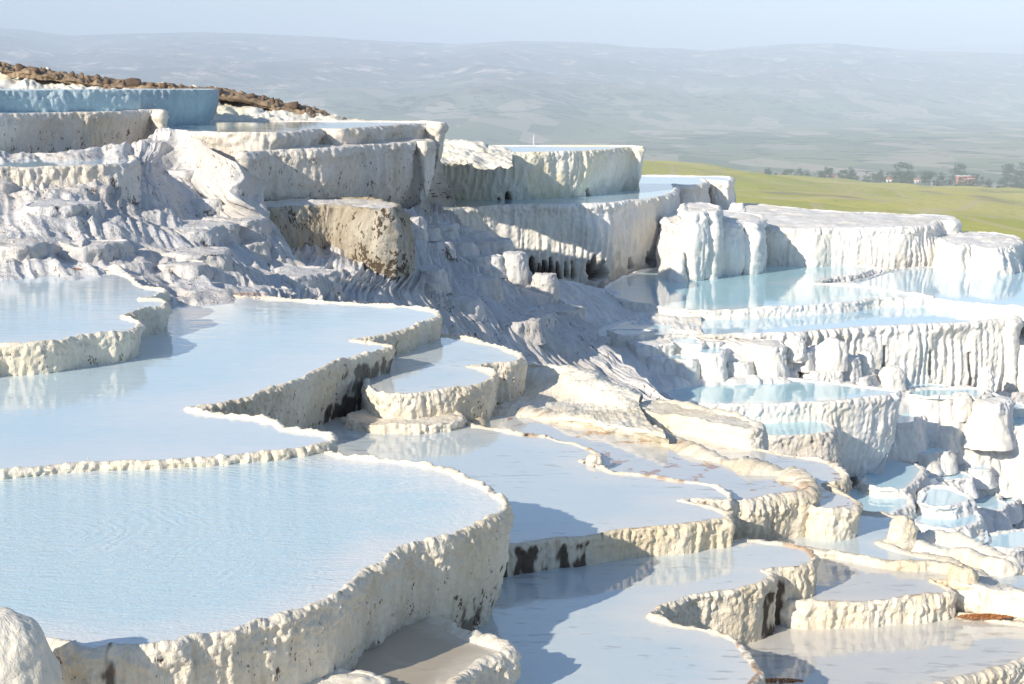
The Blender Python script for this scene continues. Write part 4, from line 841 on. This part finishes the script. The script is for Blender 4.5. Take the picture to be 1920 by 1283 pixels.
# ================================================================== far trees
M_BARK = plain('bark', (0.10, 0.07, 0.05), 0.9, 0.2)
M_LEAVES = [plain('leaves_dark', (0.045, 0.075, 0.030), 0.8, 0.35, 0.4), plain('leaves_mid', (0.07, 0.11, 0.04), 0.8, 0.35, 0.4), plain('leaves_olive', (0.09, 0.11, 0.06), 0.8, 0.3, 0.4)]
def crown_mesh(k, tall):
    rg = np.random.default_rng(100 + k); V = []; Fc = []
    nb = 9; cs = []
    for i in range(nb):
        a = rg.uniform(0, 6.28); z = rg.uniform(0.15, 0.95); rr = 0.28 * math.sin(math.pi * min(1, z * 0.9 + .1)) * rg.uniform(.3, 1)
        cs.append((rr * math.cos(a), rr * math.sin(a), z, rg.uniform(.13, .23)))
    for i in range(620):
        c = cs[i % nb]; v = rg.normal(size=3); v /= np.linalg.norm(v); rad = c[3] * rg.uniform(.55, 1.05)
        p = np.array(c[:3]) + v * rad * np.array([1, 1, .8]); s = rg.uniform(.018, .040)
        t1 = np.cross(v + rg.normal(size=3) * .4, (0, 0, 1)); t1 /= np.linalg.norm(t1) + 1e-6; t2 = np.cross(v, t1); q = len(V)
        V += [p + t1 * s, p + t2 * s * .8, p - t1 * s, p - t2 * s * .8]; Fc.append((q, q + 1, q + 2, q + 3))
    V = np.array(V); V[:, :2] *= 0.75 if tall else 1.25
    me = mesh_obj('crown', V, np.array(Fc), M_LEAVES[k % 3], smooth_shade=False); d = me.data; bpy.data.objects.remove(me); return d
def trunk_mesh():
    P = []; prof = [(0.03, -0.05), (0.024, 0.2), (0.016, 0.5), (0.006, 0.8)]
    th = np.linspace(0, 2 * math.pi, 6, endpoint=False); P = np.array([[(rr * math.cos(t), rr * math.sin(t), z) for t in th] for rr, z in prof])
    me = mesh_obj('trunk', P.reshape(-1, 3), grid_faces(4, 6, True), M_BARK); d = me.data; bpy.data.objects.remove(me); return d
CM = [crown_mesh(k, k >= 4) for k in range(6)]; TM = trunk_mesh()
def tree(px, py, d, h, k, label, group):
    o = empty('valley_tree', tuple(atd(px, py, d)))
    for nm, me in (('trunk', TM), ('crown', CM[k])):
        c = bpy.data.objects.new(nm, me); scene.collection.objects.link(c); c.parent = o
    o.scale = (h, h, h); o.rotation_euler = (0, 0, random.uniform(0, 6.28))
    tag(o, label, 'tree', group)
for px, h in ((1678, 17), (1690, 19), (1700, 18), (1736, 16), (1742, 15), (1792, 18), (1802, 19), (1808, 16), (1886, 19), (1896, 18), (1906, 17), (1916, 20), (1930, 19), (1540, 15), (1546, 13), (1593, 14)):
    tree(px, 342 + (px - 1600) * 0.008, random.uniform(1850, 1950), h * 1.3, random.randrange(4), 'tall dark tree standing out above the valley tree belt', 'tall trees in the valley')
for i in range(120):
    px = random.uniform(1420, 1960); d = random.uniform(1560, 1800)
    tree(px, 340 + max(0, (px - 1600)) * 0.045 + (1700 - d) * 0.03 + (4 if px > 1850 else 0), d, random.uniform(7, 15), random.randrange(6), 'low bluish green tree in the belt beyond the grass slope', 'trees in the valley belt')
for i in range(26):
    px = random.uniform(1300, 1440); tree(px, 326 + (px - 1300) * 0.10, 1250, random.uniform(2.0, 4.5), random.randrange(4), 'small dark bush along the crest of the grass slope', 'bushes on the crest')
for px, py in ((1665, 357), (1676, 357), (1689, 358), (1758, 366), (1772, 366), (1790, 367), (1870, 372), (1880, 373), (1890, 373), (1900, 374), (1910, 374)):
    tree(px, py - 9, 1180, 4.5, random.randrange(4), 'dark round olive tree at the edge of the orchard', 'olive trees by the orchard')
# orchard rows too small to pick apart
V = []; Fc = []
for r_ in range(9):
    for c_ in range(26):
        p = atd(1640 + c_ * 7.6 + r_ * 3, 0, 1080 - r_ * 18); 
        pp = atd(1640 + c_ * 7.6 + r_ * 3, 352 + r_ * 1.9 + c_ * 0.22, 1080 - r_ * 24)
        for j in range(10):
            v = np.array([random.gauss(0, .6), random.gauss(0, .6), abs(random.gauss(.8, .5))]); s = .45; q = len(V)
            V += [pp + v + (s, 0, 0), pp + v + (0, s * .5, s), pp + v - (s, 0, 0), pp + v - (0, 0, s)]; Fc.append((q, q + 1, q + 2, q + 3))
o = mesh_obj('orchard', np.array(V), np.array(Fc), M_LEAVES[2], smooth_shade=False); o['kind'] = 'stuff'; tag(o, 'rows of tiny orchard bushes in front of the pink block', 'orchard')

# ================================================================== haze
hz = mesh_obj('haze', [(-32000, -300, -140), (32000, -300, -140), (32000, 40000, -140), (-32000, 40000, -140), (-32000, -300, 640), (32000, -300, 640), (32000, 40000, 640), (-32000, 40000, 640)],
              [(0, 3, 2, 1), (4, 5, 6, 7), (0, 1, 5, 4), (1, 2, 6, 5), (2, 3, 7, 6), (3, 0, 4, 7)], None, smooth_shade=False)
hm = bpy.data.materials.new('haze_air'); hm.use_nodes = True; hn = hm.node_tree.nodes; hn.remove(hn['Principled BSDF'])
pv = hn.new('ShaderNodeVolumePrincipled'); pv.inputs['Density'].default_value = 2.0e-4; pv.inputs['Color'].default_value = (0.72, 0.83, 1.0, 1); pv.inputs['Anisotropy'].default_value = -0.22
hm.node_tree.links.new(pv.outputs['Volume'], hn['Material Output'].inputs['Volume'])
hz.data.materials.append(hm); hz['kind'] = 'stuff'; hz['label'] = 'pale blue haze over the valley'
